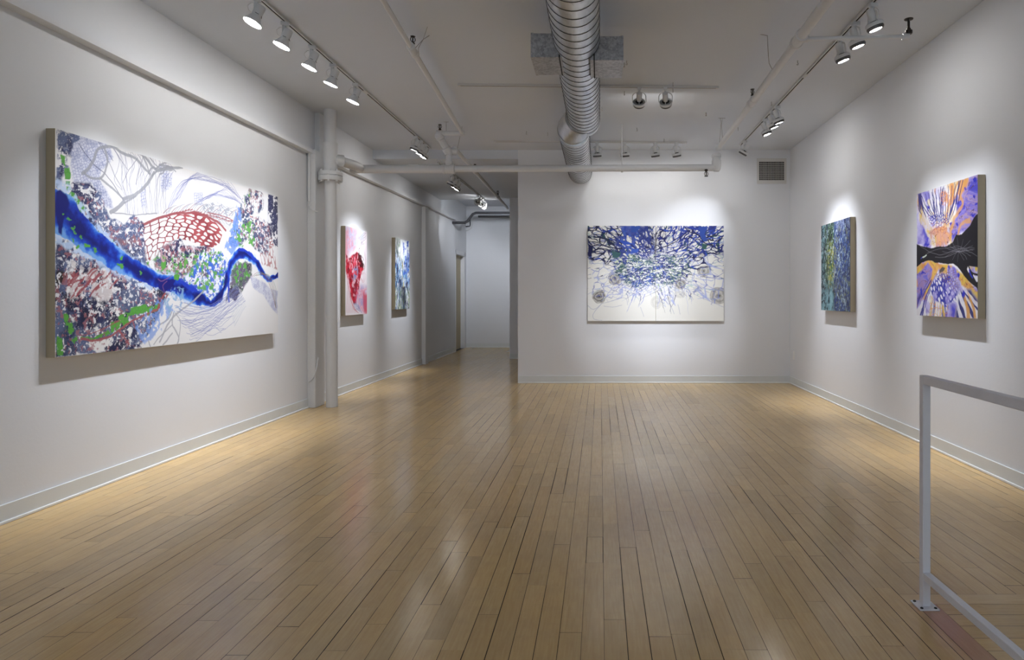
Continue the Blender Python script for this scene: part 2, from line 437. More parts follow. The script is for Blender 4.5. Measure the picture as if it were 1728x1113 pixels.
class Art:
    """w, h in metres; q maps photo-measured points to panel metres (u from the viewer's left, v up)."""
    def __init__(s, w_, h_, res, base, q):
        s.w, s.h, s.q = w_, h_, q
        s.nx = int(w_*res)+1; s.ny = int(h_*res)+1
        u = np.linspace(0, w_, s.nx); v = np.linspace(0, h_, s.ny)
        s.U, s.V = np.meshgrid(u, v); s.c = np.ones(s.U.shape + (3,)) * np.array(lin(base)); s.px = w_/(s.nx-1)
    def put(s, m, rgb):
        if not (isinstance(rgb, np.ndarray)): rgb = np.array(lin(rgb))
        m = np.clip(m, 0, 1)[..., None]; s.c = s.c*(1-m) + rgb*m
    def ramp(s, t, cols):
        cols = np.array([lin(c) for c in cols]); t = np.clip(t, 0, 1)*(len(cols)-1); i = np.minimum(t.astype(int), len(cols)-2); f = (t-i)[..., None]
        return cols[i]*(1-f) + cols[i+1]*f
    def warp(s, amt, sc, seed):
        return s.U + amt*(fbm(s.U*sc, s.V*sc, seed)-.5)*2, s.V + amt*(fbm(s.U*sc, s.V*sc, seed+50)-.5)*2
    def poly(s, pts, warp=.03, sc=12, soft=.01, seed=1):
        """soft inside-mask of a polygon with ragged edges"""
        P = [s.q(*p) for p in pts]; U, V = s.warp(warp, sc, seed)
        ins = np.zeros(U.shape, bool); dist = np.full(U.shape, 9.); n = len(P)
        for i in range(n):
            x0, y0 = P[i]; x1, y1 = P[(i+1) % n]
            cond = ((y0 > V) != (y1 > V))
            xi = (x1-x0)*(V-y0)/((y1-y0) if abs(y1-y0) > 1e-9 else 1e-9)+x0
            ins ^= cond & (U < xi)
            dist = np.minimum(dist, s.seg(U, V, x0, y0, x1, y1)[0])
        sd = np.where(ins, dist, -dist)
        return ss(sd, -soft, soft)
    def seg(s, U, V, x0, y0, x1, y1):
        dx, dy = x1-x0, y1-y0; L = dx*dx+dy*dy+1e-12
        t = np.clip(((U-x0)*dx+(V-y0)*dy)/L, 0, 1)
        return np.hypot(U-x0-t*dx, V-y0-t*dy), t
    def line(s, pts, wid, rgb, al=1, warp=.006, sc=9, seed=3, soft=None, raw=False):
        """polyline; wid in metres, scalar or per point"""
        P = pts if raw else [s.q(*p) for p in pts]
        n = len(P); wd = wid if isinstance(wid, (list, tuple)) else [wid]*n
        soft = soft or s.px*.9
        # Catmull-Rom resample
        Q = []; Wd = []
        for i in range(n-1):
            p0 = P[max(i-1, 0)]; p1 = P[i]; p2 = P[i+1]; p3 = P[min(i+2, n-1)]
            for k in range(5):
                t = k/5
                f = lambda a, b, c, d_: .5*((2*b)+(-a+c)*t+(2*a-5*b+4*c-d_)*t*t+(-a+3*b-3*c+d_)*t**3)
                Q.append((f(p0[0], p1[0], p2[0], p3[0]), f(p0[1], p1[1], p2[1], p3[1]))); Wd.append(wd[i]*(1-t)+wd[i+1]*t)
        Q.append(P[-1]); Wd.append(wd[-1])
        mg = max(wd)+soft*3+warp*1.5
        x0 = min(p[0] for p in Q)-mg; x1 = max(p[0] for p in Q)+mg; y0 = min(p[1] for p in Q)-mg; y1 = max(p[1] for p in Q)+mg
        i0 = max(int(x0/s.px), 0); i1 = min(int(x1/s.px)+2, s.nx); j0 = max(int(y0/s.px), 0); j1 = min(int(y1/s.px)+2, s.ny)
        if i1 <= i0 or j1 <= j0: return
        U = s.U[j0:j1, i0:i1]; V = s.V[j0:j1, i0:i1]
        if warp: U, V = U+warp*(fbm(U*sc, V*sc, seed)-.5)*2, V+warp*(fbm(U*sc, V*sc, seed+50)-.5)*2
        best = np.full(U.shape, -9.)
        for a in range(len(Q)-1):
            dd, t = s.seg(U, V, *Q[a], *Q[a+1]); best = np.maximum(best, (Wd[a]*(1-t)+Wd[a+1]*t)/2 - dd)
        m = ss(best, -soft, soft)*al
        c = rgb if isinstance(rgb, np.ndarray) else np.array(lin(rgb))
        m = m[..., None]; s.c[j0:j1, i0:i1] = s.c[j0:j1, i0:i1]*(1-m)+c*m
        return best, (j0, j1, i0, i1)
    def field(s, pts, wid, warp=.01, sc=10, seed=3):
        """signed 'inside depth' and width for a wide stroke over the whole panel"""
        P = [s.q(*p) for p in pts]; U, V = s.warp(warp, sc, seed); best = np.full(U.shape, -9.); rel = np.full(U.shape, -9.)
        for a in range(len(P)-1):
            dd, t = s.seg(U, V, *P[a], *P[a+1]); w_ = (wid[a]*(1-t)+wid[a+1]*t)/2
            best = np.maximum(best, w_-dd); rel = np.maximum(rel, 1-dd/w_)
        return best, rel

def paint_face(art, name, x0, x1, O, du, nrm, parent):
    """panel front: vertices of art between u=x0..x1. O = world origin of u=0,v=0; du = unit vector of u."""
    i0 = int(round(x0/art.px)); i1 = int(round(x1/art.px))
    U = art.U[:, i0:i1+1]; V = art.V[:, i0:i1+1]; c = art.c[:, i0:i1+1]
    ny, nx = U.shape
    P = np.empty((ny, nx, 3), np.float32)
    for k in range(3): P[..., k] = O[k] + du[k]*U
    P[..., 2] += V
    me = bpy.data.meshes.new(name)
    me.vertices.add(nx*ny); me.vertices.foreach_set('co', P.ravel())
    idx = np.arange(nx*ny).reshape(ny, nx)
    q = np.stack([idx[:-1, :-1], idx[:-1, 1:], idx[1:, 1:], idx[1:, :-1]], -1).reshape(-1, 4)
    nf = len(q); me.loops.add(nf*4); me.loops.foreach_set('vertex_index', q.ravel().astype(np.int32))
    me.polygons.add(nf); me.polygons.foreach_set('loop_start', np.arange(0, nf*4, 4, dtype=np.int32))
    me.update(calc_edges=True); me.validate()
    a = me.attributes.new('pigment', 'FLOAT_COLOR', 'POINT')
    rgba = np.ones((nx*ny, 4), np.float32); rgba[:, :3] = np.clip(c, 0, 1).reshape(-1, 3); a.data.foreach_set('color', rgba.ravel())
    if 'paint' not in M:
        m = bpy.data.materials.new('acrylic_paint'); m.use_nodes = True; b = m.node_tree.nodes['Principled BSDF']
        t = m.node_tree.nodes.new('ShaderNodeAttribute'); t.attribute_name = 'pigment'
        m.node_tree.links.new(t.outputs['Color'], b.inputs['Base Color']); b.inputs['Roughness'].default_value = .55; b.inputs['Specular IOR Level'].default_value = .3
        M['paint'] = m
    o = link(name, me, M['paint'], parent); return o

NAVY = (44, 48, 86); SLATE = (88, 100, 136); WHITE = (238, 237, 236)
def scraggle(A, m, seed, dens=.5, cols=(NAVY, SLATE), sc=26, al=1):
    """broken, torn-looking pigment with curling white scratches inside mask m"""
    U, V = A.warp(.018, 26, seed+9)
    n = fbm(U*sc, V*sc, seed, 5); n2 = fbm(U*sc*.28+5, V*sc*.28, seed+3, 3)
    t = .5 + (.5-dens)*.55 + (n2-.5)*.45
    rid = np.abs(fbm(U*sc*.9, V*sc*.9, seed+21, 3)-.5)
    rid2 = np.abs(fbm(U*sc*1.7, V*sc*1.7, seed+31, 3)-.5)
    k = ss(n, t-.02, t+.02) * (1 - .85*ss(.020-rid, 0, .010)*ss(n2, .40, .55)) * (1-.6*ss(.014-rid2, 0, .008))
    c = A.ramp(ss(fbm(A.U*8, A.V*8, seed+4, 4), .36, .64), cols)
    A.put(k*m*al, c)
def net(A, m, sx, sy, rot, wid, rgb, seed, warp=.02, al=1, jit=.75, varw=.5):
    U, V = A.warp(warp, 8, seed+2); c, s = math.cos(rot), math.sin(rot)
    x = (U*c+V*s)/sx; y = (-U*s+V*c)/sy
    f1, f2, _ = vor(x, y, seed, jit)
    w_ = wid*(1-varw+2*varw*fbm(A.U*14, A.V*14, seed+8, 3))
    A.put(m*al*ss(w_-(f2-f1), -.04, .04), rgb)
def blobs(A, m, sc, thr, rgb, seed, soft=.02, al=1, ax=1, ay=1, warp=.01):
    U, V = A.warp(warp, 20, seed+2)
    A.put(m*al*ss(fbm(U*sc*ax, V*sc*ay, seed, 4), thr-soft, thr+soft), rgb)
def stretchV(A, k=1): return k

def T7(pts, xo, yo, sc):
    """zoom coordinates to the river panel's working coordinates"""
    return [((x/sc+xo-60)*2.367, (y/sc+yo-190)*2.367) for x, y in pts]

def art_river():
    Y0, z0 = 3.867, H-.363
    A = Art(2.676, 1.360, 350, (224, 223, 223), mk_q_left(60, 190, 2.367, Y0, z0)); P = A.poly
    z4 = lambda *p: T7(p, 85, 210, 5.298); z5 = lambda *p: T7(p, 85, 400, 5.298); z6 = lambda *p: T7(p, 270, 260, 3.478)
    rnd = random.Random(2); GR = (88, 158, 66)
    INK = (96, 98, 136)
    # lavender lace, top left
    lace = P(z4((200,60),(320,90),(450,130),(545,210),(560,290),(500,330),(440,480),(520,640),(560,760),(430,700),(380,520),(220,500),(170,250)), .03, 9, .012, 5)
    A.put(lace*.75, A.ramp(ss(fbm(A.U*30, A.V*30, 3, 4), .35, .65), [(178, 182, 206), (208, 210, 222), (150, 156, 190)]))
    net(A, lace, .022, .018, .4, .16, (128, 136, 176), 11, al=.7)
    for pl, sd in ((z4((1000,440),(1086,430),(1086,560),(990,560)), 14), (z4((800,560),(860,560),(850,740),(800,740)), 15), (z6((190,220),(250,230),(260,300),(200,300)), 16), (z6((0,60),(50,60),(50,220),(10,220)), 17)):
        pm = P(pl, .02, 9, .01, sd); A.put(pm*.3, (190, 194, 214)); net(A, pm, .026, .022, .2, .13, (140, 148, 190), sd, al=.8)
    # fine drawn lines
    for k in range(24):
        x0 = 560+k*22; x1 = 640+k*17+rnd.uniform(-30, 30)
        A.line(z4((x0, 220+k*5), (x0+rnd.uniform(10, 60), 340+k*3), ((x0+x1)/2+rnd.uniform(-50, 40), 500), (x1, 660+rnd.uniform(-40, 60)), (x1+10, 800)), .0030, INK, .75, .018, 8, k)
    for x0, y0, x1, y1 in ((430,150,640,580),(440,150,560,330),(700,400,640,520),(560,220,690,400),(700,400,780,300),(830,280,760,540)):
        A.line(z4((x0, y0), ((x0*2+x1)/3, (y0*2+y1)/3), (x1, y1)), .004, (74, 76, 112), .85, .012)
    A.line(z4((255,170),(320,270),(400,370),(490,440),(570,540),(630,650)), .005, (60, 64, 100), .9, .006)
    for k in range(13):
        A.line(z6((40+k*6, 330-k*6), (90+k*10, 210-k*8), (150+k*16, 150-k*3), (250+k*14, 150+k*2), (400+k*8, 175+k*10)), .0030, (112, 118, 172), .8, .016, 7, k)
    for k in range(12):
        A.line(z6((200+k*8, 300-k*4), (250+k*14, 260-k*6), (330+k*12, 240+k*2), (440+k*4, 250+k*5)), .0030, (120, 126, 178), .75, .016, 7, k+20)
    # grey tree-like strokes
    G = (146, 147, 154)
    for pts, wd in ((z4((290,440),(340,400),(400,290),(440,215),(540,200),(640,255),(760,305),(830,380),(890,440)), .020), (z4((540,190),(690,215),(820,270),(900,360),(960,400),(1086,385)), .022),
                    (z4((480,205),(512,330),(480,440),(430,485),(350,470),(310,440)), .015), (z4((455,485),(560,570),(645,665)), .015), (z4((645,665),(760,625),(860,540),(930,430)), .024),
                    (z4((655,700),(760,640)), .012), (z4((650,690),(600,745),(540,785)), .028), (z4((560,790),(760,805),(950,795)), .009), (z4((880,440),(900,400),(930,380),(950,420),(910,460)), .014), (z4((820,275),(870,380),(890,450)), .014),
                    (z4((940,400),(1000,350),(1086,345)), .012), (z4((890,300),(960,370),(1000,400)), .012), (z4((950,420),(1010,410),(1086,405)), .018), (z6((0,60),(60,80),(130,75)), .02), (z6((0,90),(50,75),(90,100)), .010), (z6((40,70),(20,110),(0,120)), .012)):
        A.line(pts, wd, G, .85, .010)
    # grey hatched ribs above the net
    for k in range(26):
        x = 20+k*16; y = 330-abs(k-9)*-2
        A.line(z6((x, y), (x+25, y-25-(k % 3)*6), (x+60, y-46)), [.010, .007, .002], (168, 170, 178) if k % 3 else (150, 120, 126), .8, .008, 12, k)
    net(A, P(z6((250,300),(330,270),(430,330),(420,420),(340,400),(260,340)), .02), .10, .022, -.35, .2, (156, 160, 172), 23, .03, .9)
    for k in range(7): A.line(z6((280+k*6, 330+k*12), (350+k*4, 360+k*10), (410, 400+k*8)), .004, (140, 144, 150), .8)
    # red net bending over in an arc
    red = P([(428,450),(500,420),(570,402),(650,402),(710,425),(748,480),(735,520),(690,545),(640,520),(560,500),(520,530),(455,590),(430,560)], .014, 9, .006, 3)
    cx, cy = A.q(585, 800); ddx, ddy = A.U-cx, A.V-cy; rr = np.hypot(ddx*.8, ddy); tt = np.arctan2(ddy, ddx*.8)
    U, V = rr/.036+fbm(A.U*6, A.V*6, 9)*1.2, tt*9.5+rr*6
    f1, f2, _ = vor(U, V, 31, .7); w_ = .12+.30*ss(A.U, cx-.35, cx+.55)
    A.put(red*ss(w_-(f2-f1), -.04, .04), A.ramp(ss(fbm(A.U*8, A.V*8, 32, 3), .3, .7), [(134, 58, 66), (164, 78, 82)]))
    A.line([(430,448),(500,418),(575,401),(660,404),(720,432),(760,470)], .020, (150, 70, 76), .95, .008)
    for k in range(22):
        x = 40+k*18; A.line(z6((x, 330+abs(k-7)*5), (x+24, 322+abs(k-6)*5)), [.004, .010], (150, 76, 82), .9, .008, 14, k)
    A.line(z6((280,340),(340,355),(400,375),(430,390)), .010, (150, 76, 82), .9)
    A.line(z6((490,360),(560,375),(610,415),(650,470)), .014, (160, 84, 88), .9)
    net(A, P(z6((560,420),(640,420),(670,540),(600,560)), .02), .09, .035, .5, .22, (158, 84, 88), 36, .02, .9)
    net(A, P(z6((570,520),(660,540),(690,680),(600,640)), .02), .045, .12, .45, .2, (166, 100, 100), 37, .02, .8)
    # slate and navy masses
    tl = P(z4((45,25),(140,60),(270,90),(260,130),(190,180),(170,290),(120,290),(150,380),(50,600)), .03, 12, .008, 6)
    scraggle(A, tl, 40, .80, (SLATE, NAVY, (120, 130, 158)), 30)
    big = P(z4((200,500),(360,530),(450,600),(480,740),(520,820),(640,890),(740,810),(830,890),(830,1113),(600,1113),(430,960),(330,900),(300,760),(150,640)), .03, 12, .008, 6)
    scraggle(A, big, 41, .82, (NAVY, (58, 66, 104), SLATE), 34)
    mid0 = P(z5((560,0),(830,0),(850,170),(960,330),(940,390),(760,290),(660,190),(540,100)), .03, 12, .01, 6); scraggle(A, mid0, 48, .84, (NAVY, SLATE, (120, 96, 110)), 36)
    scraggle(A, P(z4((230,520),(370,530),(365,560),(240,545)), .012), 47, .98, (NAVY, NAVY), 20)
    low = P(z5((48,0),(240,90),(400,200),(560,270),(760,320),(960,440),(1086,480),(1030,600),(960,740),(850,900),(780,1000),(560,1030),(50,1070)), .03, 10, .01, 7)
    scraggle(A, low, 42, .80, (SLATE, (74, 84, 116), NAVY, (30, 34, 62)), 36)
    blobs(A, P(z5((120,150),(560,270),(700,350),(560,420),(300,380),(120,330)), .04), 30, .50, (206, 200, 200), 70, .03, .7)
    blobs(A, P(z5((120,380),(330,330),(520,300),(600,540),(400,560),(200,570),(110,500)), .04), 12, .42, (214, 206, 206), 59, .04, .85)
    scraggle(A, P(z5((560,480),(760,460),(980,520),(960,600),(760,640),(640,690),(560,560)), .03), 49, .93, ((82, 92, 124), (94, 104, 132)), 40)
    scraggle(A, P(z5((48,40),(200,60),(180,300),(110,560),(180,700),(240,1040),(48,1060)), .03), 50, .92, (SLATE, (66, 76, 104), NAVY), 40)
    blobs(A, P(z5((200,540),(420,540),(520,600),(480,760),(300,860),(210,760)), .04), 15, .50, (226, 224, 224), 71, .02, .9, 1, 1)
    scraggle(A, P(z5((200,540),(420,540),(520,600),(480,760),(300,860),(210,760)), .04), 72, .62, (NAVY, (30, 34, 62)), 44)
    A.put(P(z5((350,930),(520,900),(560,860),(520,1010),(420,1030),(350,980)), .02, 14, .006), (224, 223, 222))
    scraggle(A, P(z5((500,900),(760,860),(800,1000),(480,1040)), .03), 73, .60, (NAVY, (34, 38, 70)), 44)
    A.put(P(z5((50,310),(100,300),(150,320),(130,410),(80,430),(50,400)), .02, 16, .01), (34, 27, 28)); A.put(P(z5((50,420),(85,430),(70,560),(50,560)), .02, 16, .01), (24, 22, 30))
    for k in range(26):
        x = 240+rnd.uniform(-100, 330); y = 400+rnd.uniform(-60, 150)-(x-240)*.15
        A.line(z5((x, y), (x+40, y-50), (x+rnd.uniform(60, 120), y-rnd.uniform(60, 130))), [.008, .016, .004], (150, 72, 80), .9, .014, 12, k)
    mid = P([(470,590),(520,520),(560,515),(640,540),(700,540),(740,580),(770,640),(700,700),(640,700),(560,660),(480,640)], .03, 12, .01, 12)
    scraggle(A, mid, 43, .86, ((62, 70, 112), (84, 92, 120), (104, 130, 104), NAVY), 38)
    scraggle(A, P([(520,560),(525,520),(570,500),(600,540),(690,530),(660,570),(560,580)], .03), 46, .72, (NAVY, NAVY), 26)
    blobs(A, mid, 44, .57, (196, 160, 168), 76, .02, .8)
    rt2 = P([(780,640),(800,590),(860,600),(865,650),(840,690),(800,745),(765,750),(770,690)], .03, 12, .01, 12); scraggle(A, rt2, 45, .86, ((56, 44, 70), (84, 104, 90), (96, 86, 110)), 40)
    right = P(z6((490,240),(525,200),(600,225),(610,330),(570,360),(640,420),(640,600),(560,560),(520,500),(430,560),(400,520),(440,400)), .03, 10, .01, 13)
    scraggle(A, right, 44, .76, ((66, 82, 116), NAVY, (118, 138, 160)), 30)
    scraggle(A, P(z6((635,235),(690,245),(692,560),(650,500),(630,400)), .02), 57, .70, (NAVY, (36, 40, 70)), 34)
    blobs(A, P(z6((520,260),(630,250),(640,400),(560,380)), .03), 20, .50, (224, 224, 226), 58, .02, .9, 2, .6)
    for m_, sd, d_ in ((low, 52, .64), (mid, 53, .60), (big, 54, .64), (right, 55, .60)):
        blobs(A, m_, 40, d_, (158, 100, 106), sd, .02, .7); blobs(A, m_, 46, d_+.0, (226, 226, 228), sd+10, .02, .85)
    # greens, with their dark gaps
    def green(pts, dens=.36, sd=17, w_=.012):
        m = P(pts, w_, 24, .004, sd); A.put(m*ss(fbm(A.U*26, A.V*26, sd, 4), dens-.02, dens+.02), GR)
        net(A, m, .04, .035, .3, .05, (60, 110, 56), sd, .02, .7)
    for pts in (z4((125,390),(175,385),(190,450),(175,495),(130,490)), z4((135,512),(180,512),(180,545),(135,545)), z4((140,560),(185,560),(185,588),(140,588)), z4((95,275),(130,290),(140,380),(110,350))): green(pts, .15)
    green(z4((150,650),(190,600),(240,640),(300,740),(330,820),(320,850),(260,820),(180,720)), .30)
    green(z4((50,690),(75,700),(70,745),(48,740)), .1); green(z4((120,730),(160,740),(210,810),(190,825),(140,770)), .3)
    green(z5((60,870),(110,900),(120,1050),(60,1050)), .45); green(z5((110,640),(170,700),(250,900),(220,960),(130,800)), .52)
    for pl in (z5((280,880),(380,900),(370,915),(270,900)), z5((370,900),(520,830),(540,850),(450,900),(380,920)), z5((540,760),(700,740),(710,770),(600,830),(545,850)), z5((610,700),(700,680),(690,740),(610,750)), z5((700,640),(860,600),(900,640),(820,690),(700,700)), z5((860,620),(1000,590),(1040,570),(960,660),(880,700))): green(pl, .36, 20, .016)
    for pts, wd in ((z5((280,910),(400,925),(560,870),(700,770),(820,700),(960,640),(1020,560),(1070,470)), .014), (z5((740,760),(760,800)), .010), (z5((620,840),(700,950)), .012), (z5((960,640),(1010,520),(1080,460)), .016), (z5((300,880),(520,800),(620,740)), .007)):
        A.line(pts, wd, (156, 84, 88), .95, .012, 14)
    for pts, sd in (([(440,600),(560,560),(640,560),(700,540),(740,580),(680,640),(560,650),(460,640)], 71), ([(780,600),(840,600),(860,650),(800,680)], 72), (z6((490,240),(530,210),(540,260),(500,300)), 73),
                    (z4((330,900),(560,1040),(600,1113),(480,1100)), 74), ([(700,560),(740,560),(760,620),(700,640)], 76), (z6((430,400),(560,400),(560,540),(440,540)), 77)):
        blobs(A, P(pts, .03), 38, .56, GR, sd, .02, .95)
    # blue river
    pts = [(74,385),(100,400),(140,440),(220,512),(330,590),(420,642),(500,672),(560,690),(610,715),(660,745),(700,765),(735,735),(760,670),(780,600),(815,560),(850,570),(885,600),(905,640),(930,668),(968,650)]
    wid = [.26,.27,.22,.19,.15,.12,.11,.13,.14,.11,.06,.09,.10,.09,.09,.08,.075,.07,.05,.05]
    b, rel = A.field(pts, [x*1.5 for x in wid], .035, 14, 5)
    A.put(ss(b, -.004, .03)*.85*ss(fbm(A.U*34, A.V*34, 90), .34, .50), (184, 204, 232))
    b, rel = A.field(pts, wid, .020, 16, 6)
    n = fbm(A.U*10, A.V*10, 91, 5)
    A.put(ss(b, -.002, .005), A.ramp(rel*1.0+.05+(n-.5)*1.9, [(110, 160, 222), (36, 92, 200), (22, 58, 170), (14, 34, 136), (12, 22, 104)]))
    A.put(P(z4((50,600),(90,585),(150,640),(160,700),(120,860),(100,990),(75,960),(50,800)), .012, 16, .006), (14, 24, 110))
    A.put(P([(490,665),(560,665),(548,690),(515,718),(492,700)], .012, 20, .004), (20, 24, 116))
    A.line([(545,650),(505,672),(490,664)], .007, (120, 80, 130), .8); A.line([(515,715),(508,690),(525,672)], .007, (120, 80, 130), .8)
    for p_, w2 in (([(575,665),(610,690),(640,700)], .05), ([(770,600),(772,680),(772,750)], .026), ([(815,545),(850,560),(880,590)], .03)): A.line(p_, w2, (28, 58, 186), .9, .02, 20)
    bl = P([(590,670),(640,600),(660,560),(740,540),(770,600),(750,700),(700,745),(640,700)], .03, 12, .01)
    blobs(A, bl, 32, .44, (52, 100, 206), 92, .03, .9); blobs(A, bl, 40, .56, (226, 230, 240), 93, .02, .9); blobs(A, bl, 30, .60, GR, 96, .02, .9)
    blobs(A, P([(755,540),(790,440),(805,360),(825,400),(815,520),(780,570)], .02), 34, .42, (104, 140, 214), 94, .04, .85)
    blobs(A, P(z5((760,800),(960,560),(1086,560),(1086,700),(960,860),(820,980)), .04), 34, .50, (112, 148, 214), 95, .04, .75)
    blobs(A, P(z6((60,780),(140,790),(130,900),(40,960),(20,860)), .03), 38, .50, (130, 168, 206), 97, .03, .8)
    for c_, r_ in (((148,462),9),((158,478),6),((236,546),11),((242,558),7),((150,510),9),((205,530),12),((185,500),7),((335,606),9),((345,612),8),((345,578),7),((110,400),6),((563,655),12),((135,430),5),((420,640),8),((165,540),8)):
        x, y = c_; A.put(P([(x-r_,y-r_*.5),(x-2,y-r_*.9),(x+r_,y-2),(x+r_*.7,y+r_*.7),(x-r_*.5,y+r_*.8)], .022, 34, .004, x), GR)
    # grey and lavender lines below
    for p_, wd in ((z6((0,1100),(40,1000),(100,930),(180,870),(260,800)), .016), (z6((80,930),(70,1000),(110,1080),(100,1113)), .013), (z6((90,930),(120,990),(105,1110)), .010), (z6((0,1000),(50,960),(70,920)), .010), (z5((880,930),(900,980)), .01), (z5((1086,860),(1010,960)), .013), (z5((930,960),(980,880),(1086,780)), .010)):
        A.line(p_, wd, (164, 165, 172), .85, .012)
    for k in range(26):
        y = 870+k*9; dx = rnd.uniform(-30, 30)
        A.line(z6((110+dx+k*3, y+rnd.uniform(-10, 10)), (200+dx, y+22-k), (300, y+10-k*3), (380, y-40-k*4), (450+k*2, y-110-k*5)), .0032, (122, 130, 182), .8, .022, 8, k)
    for k in range(18):
        x = rnd.uniform(100, 330); y = rnd.uniform(900, 1060); A.line(z6((x, y), (x+50, y+rnd.uniform(-30, 30)), (x+110, y+rnd.uniform(-60, 20))), .0032, (120, 128, 182), .75, .014, 8, k+40)
    for k in range(10):
        A.line(z6((470+k*4, 800+k*10), (462+k*3, 860+k*6), (420+k*2, 940+k*8)), .008 if k % 2 else .004, (204, 207, 212), .8, .010, 9, k)
    lace = P(z6((530,720),(600,740),(650,790),(690,800),(692,940),(650,900),(610,830),(540,770)), .02, 9, .01, 5)
    A.put(lace*.8, A.ramp(ss(fbm(A.U*30, A.V*30, 5, 4), .35, .65), [(168, 170, 198), (208, 210, 220)])); net(A, lace, .018, .016, .4, .14, (146, 150, 186), 12, al=.6)
    for k in range(6): A.line(z6((540+k*12, 720-k*4), (590+k*12, 690+k*6), (640+k*8, 760+k*6), (680, 900)), .0045, (96, 130, 90) if k % 2 else (150, 84, 96), .8, .01, 9, k)
    return A, Y0, z0

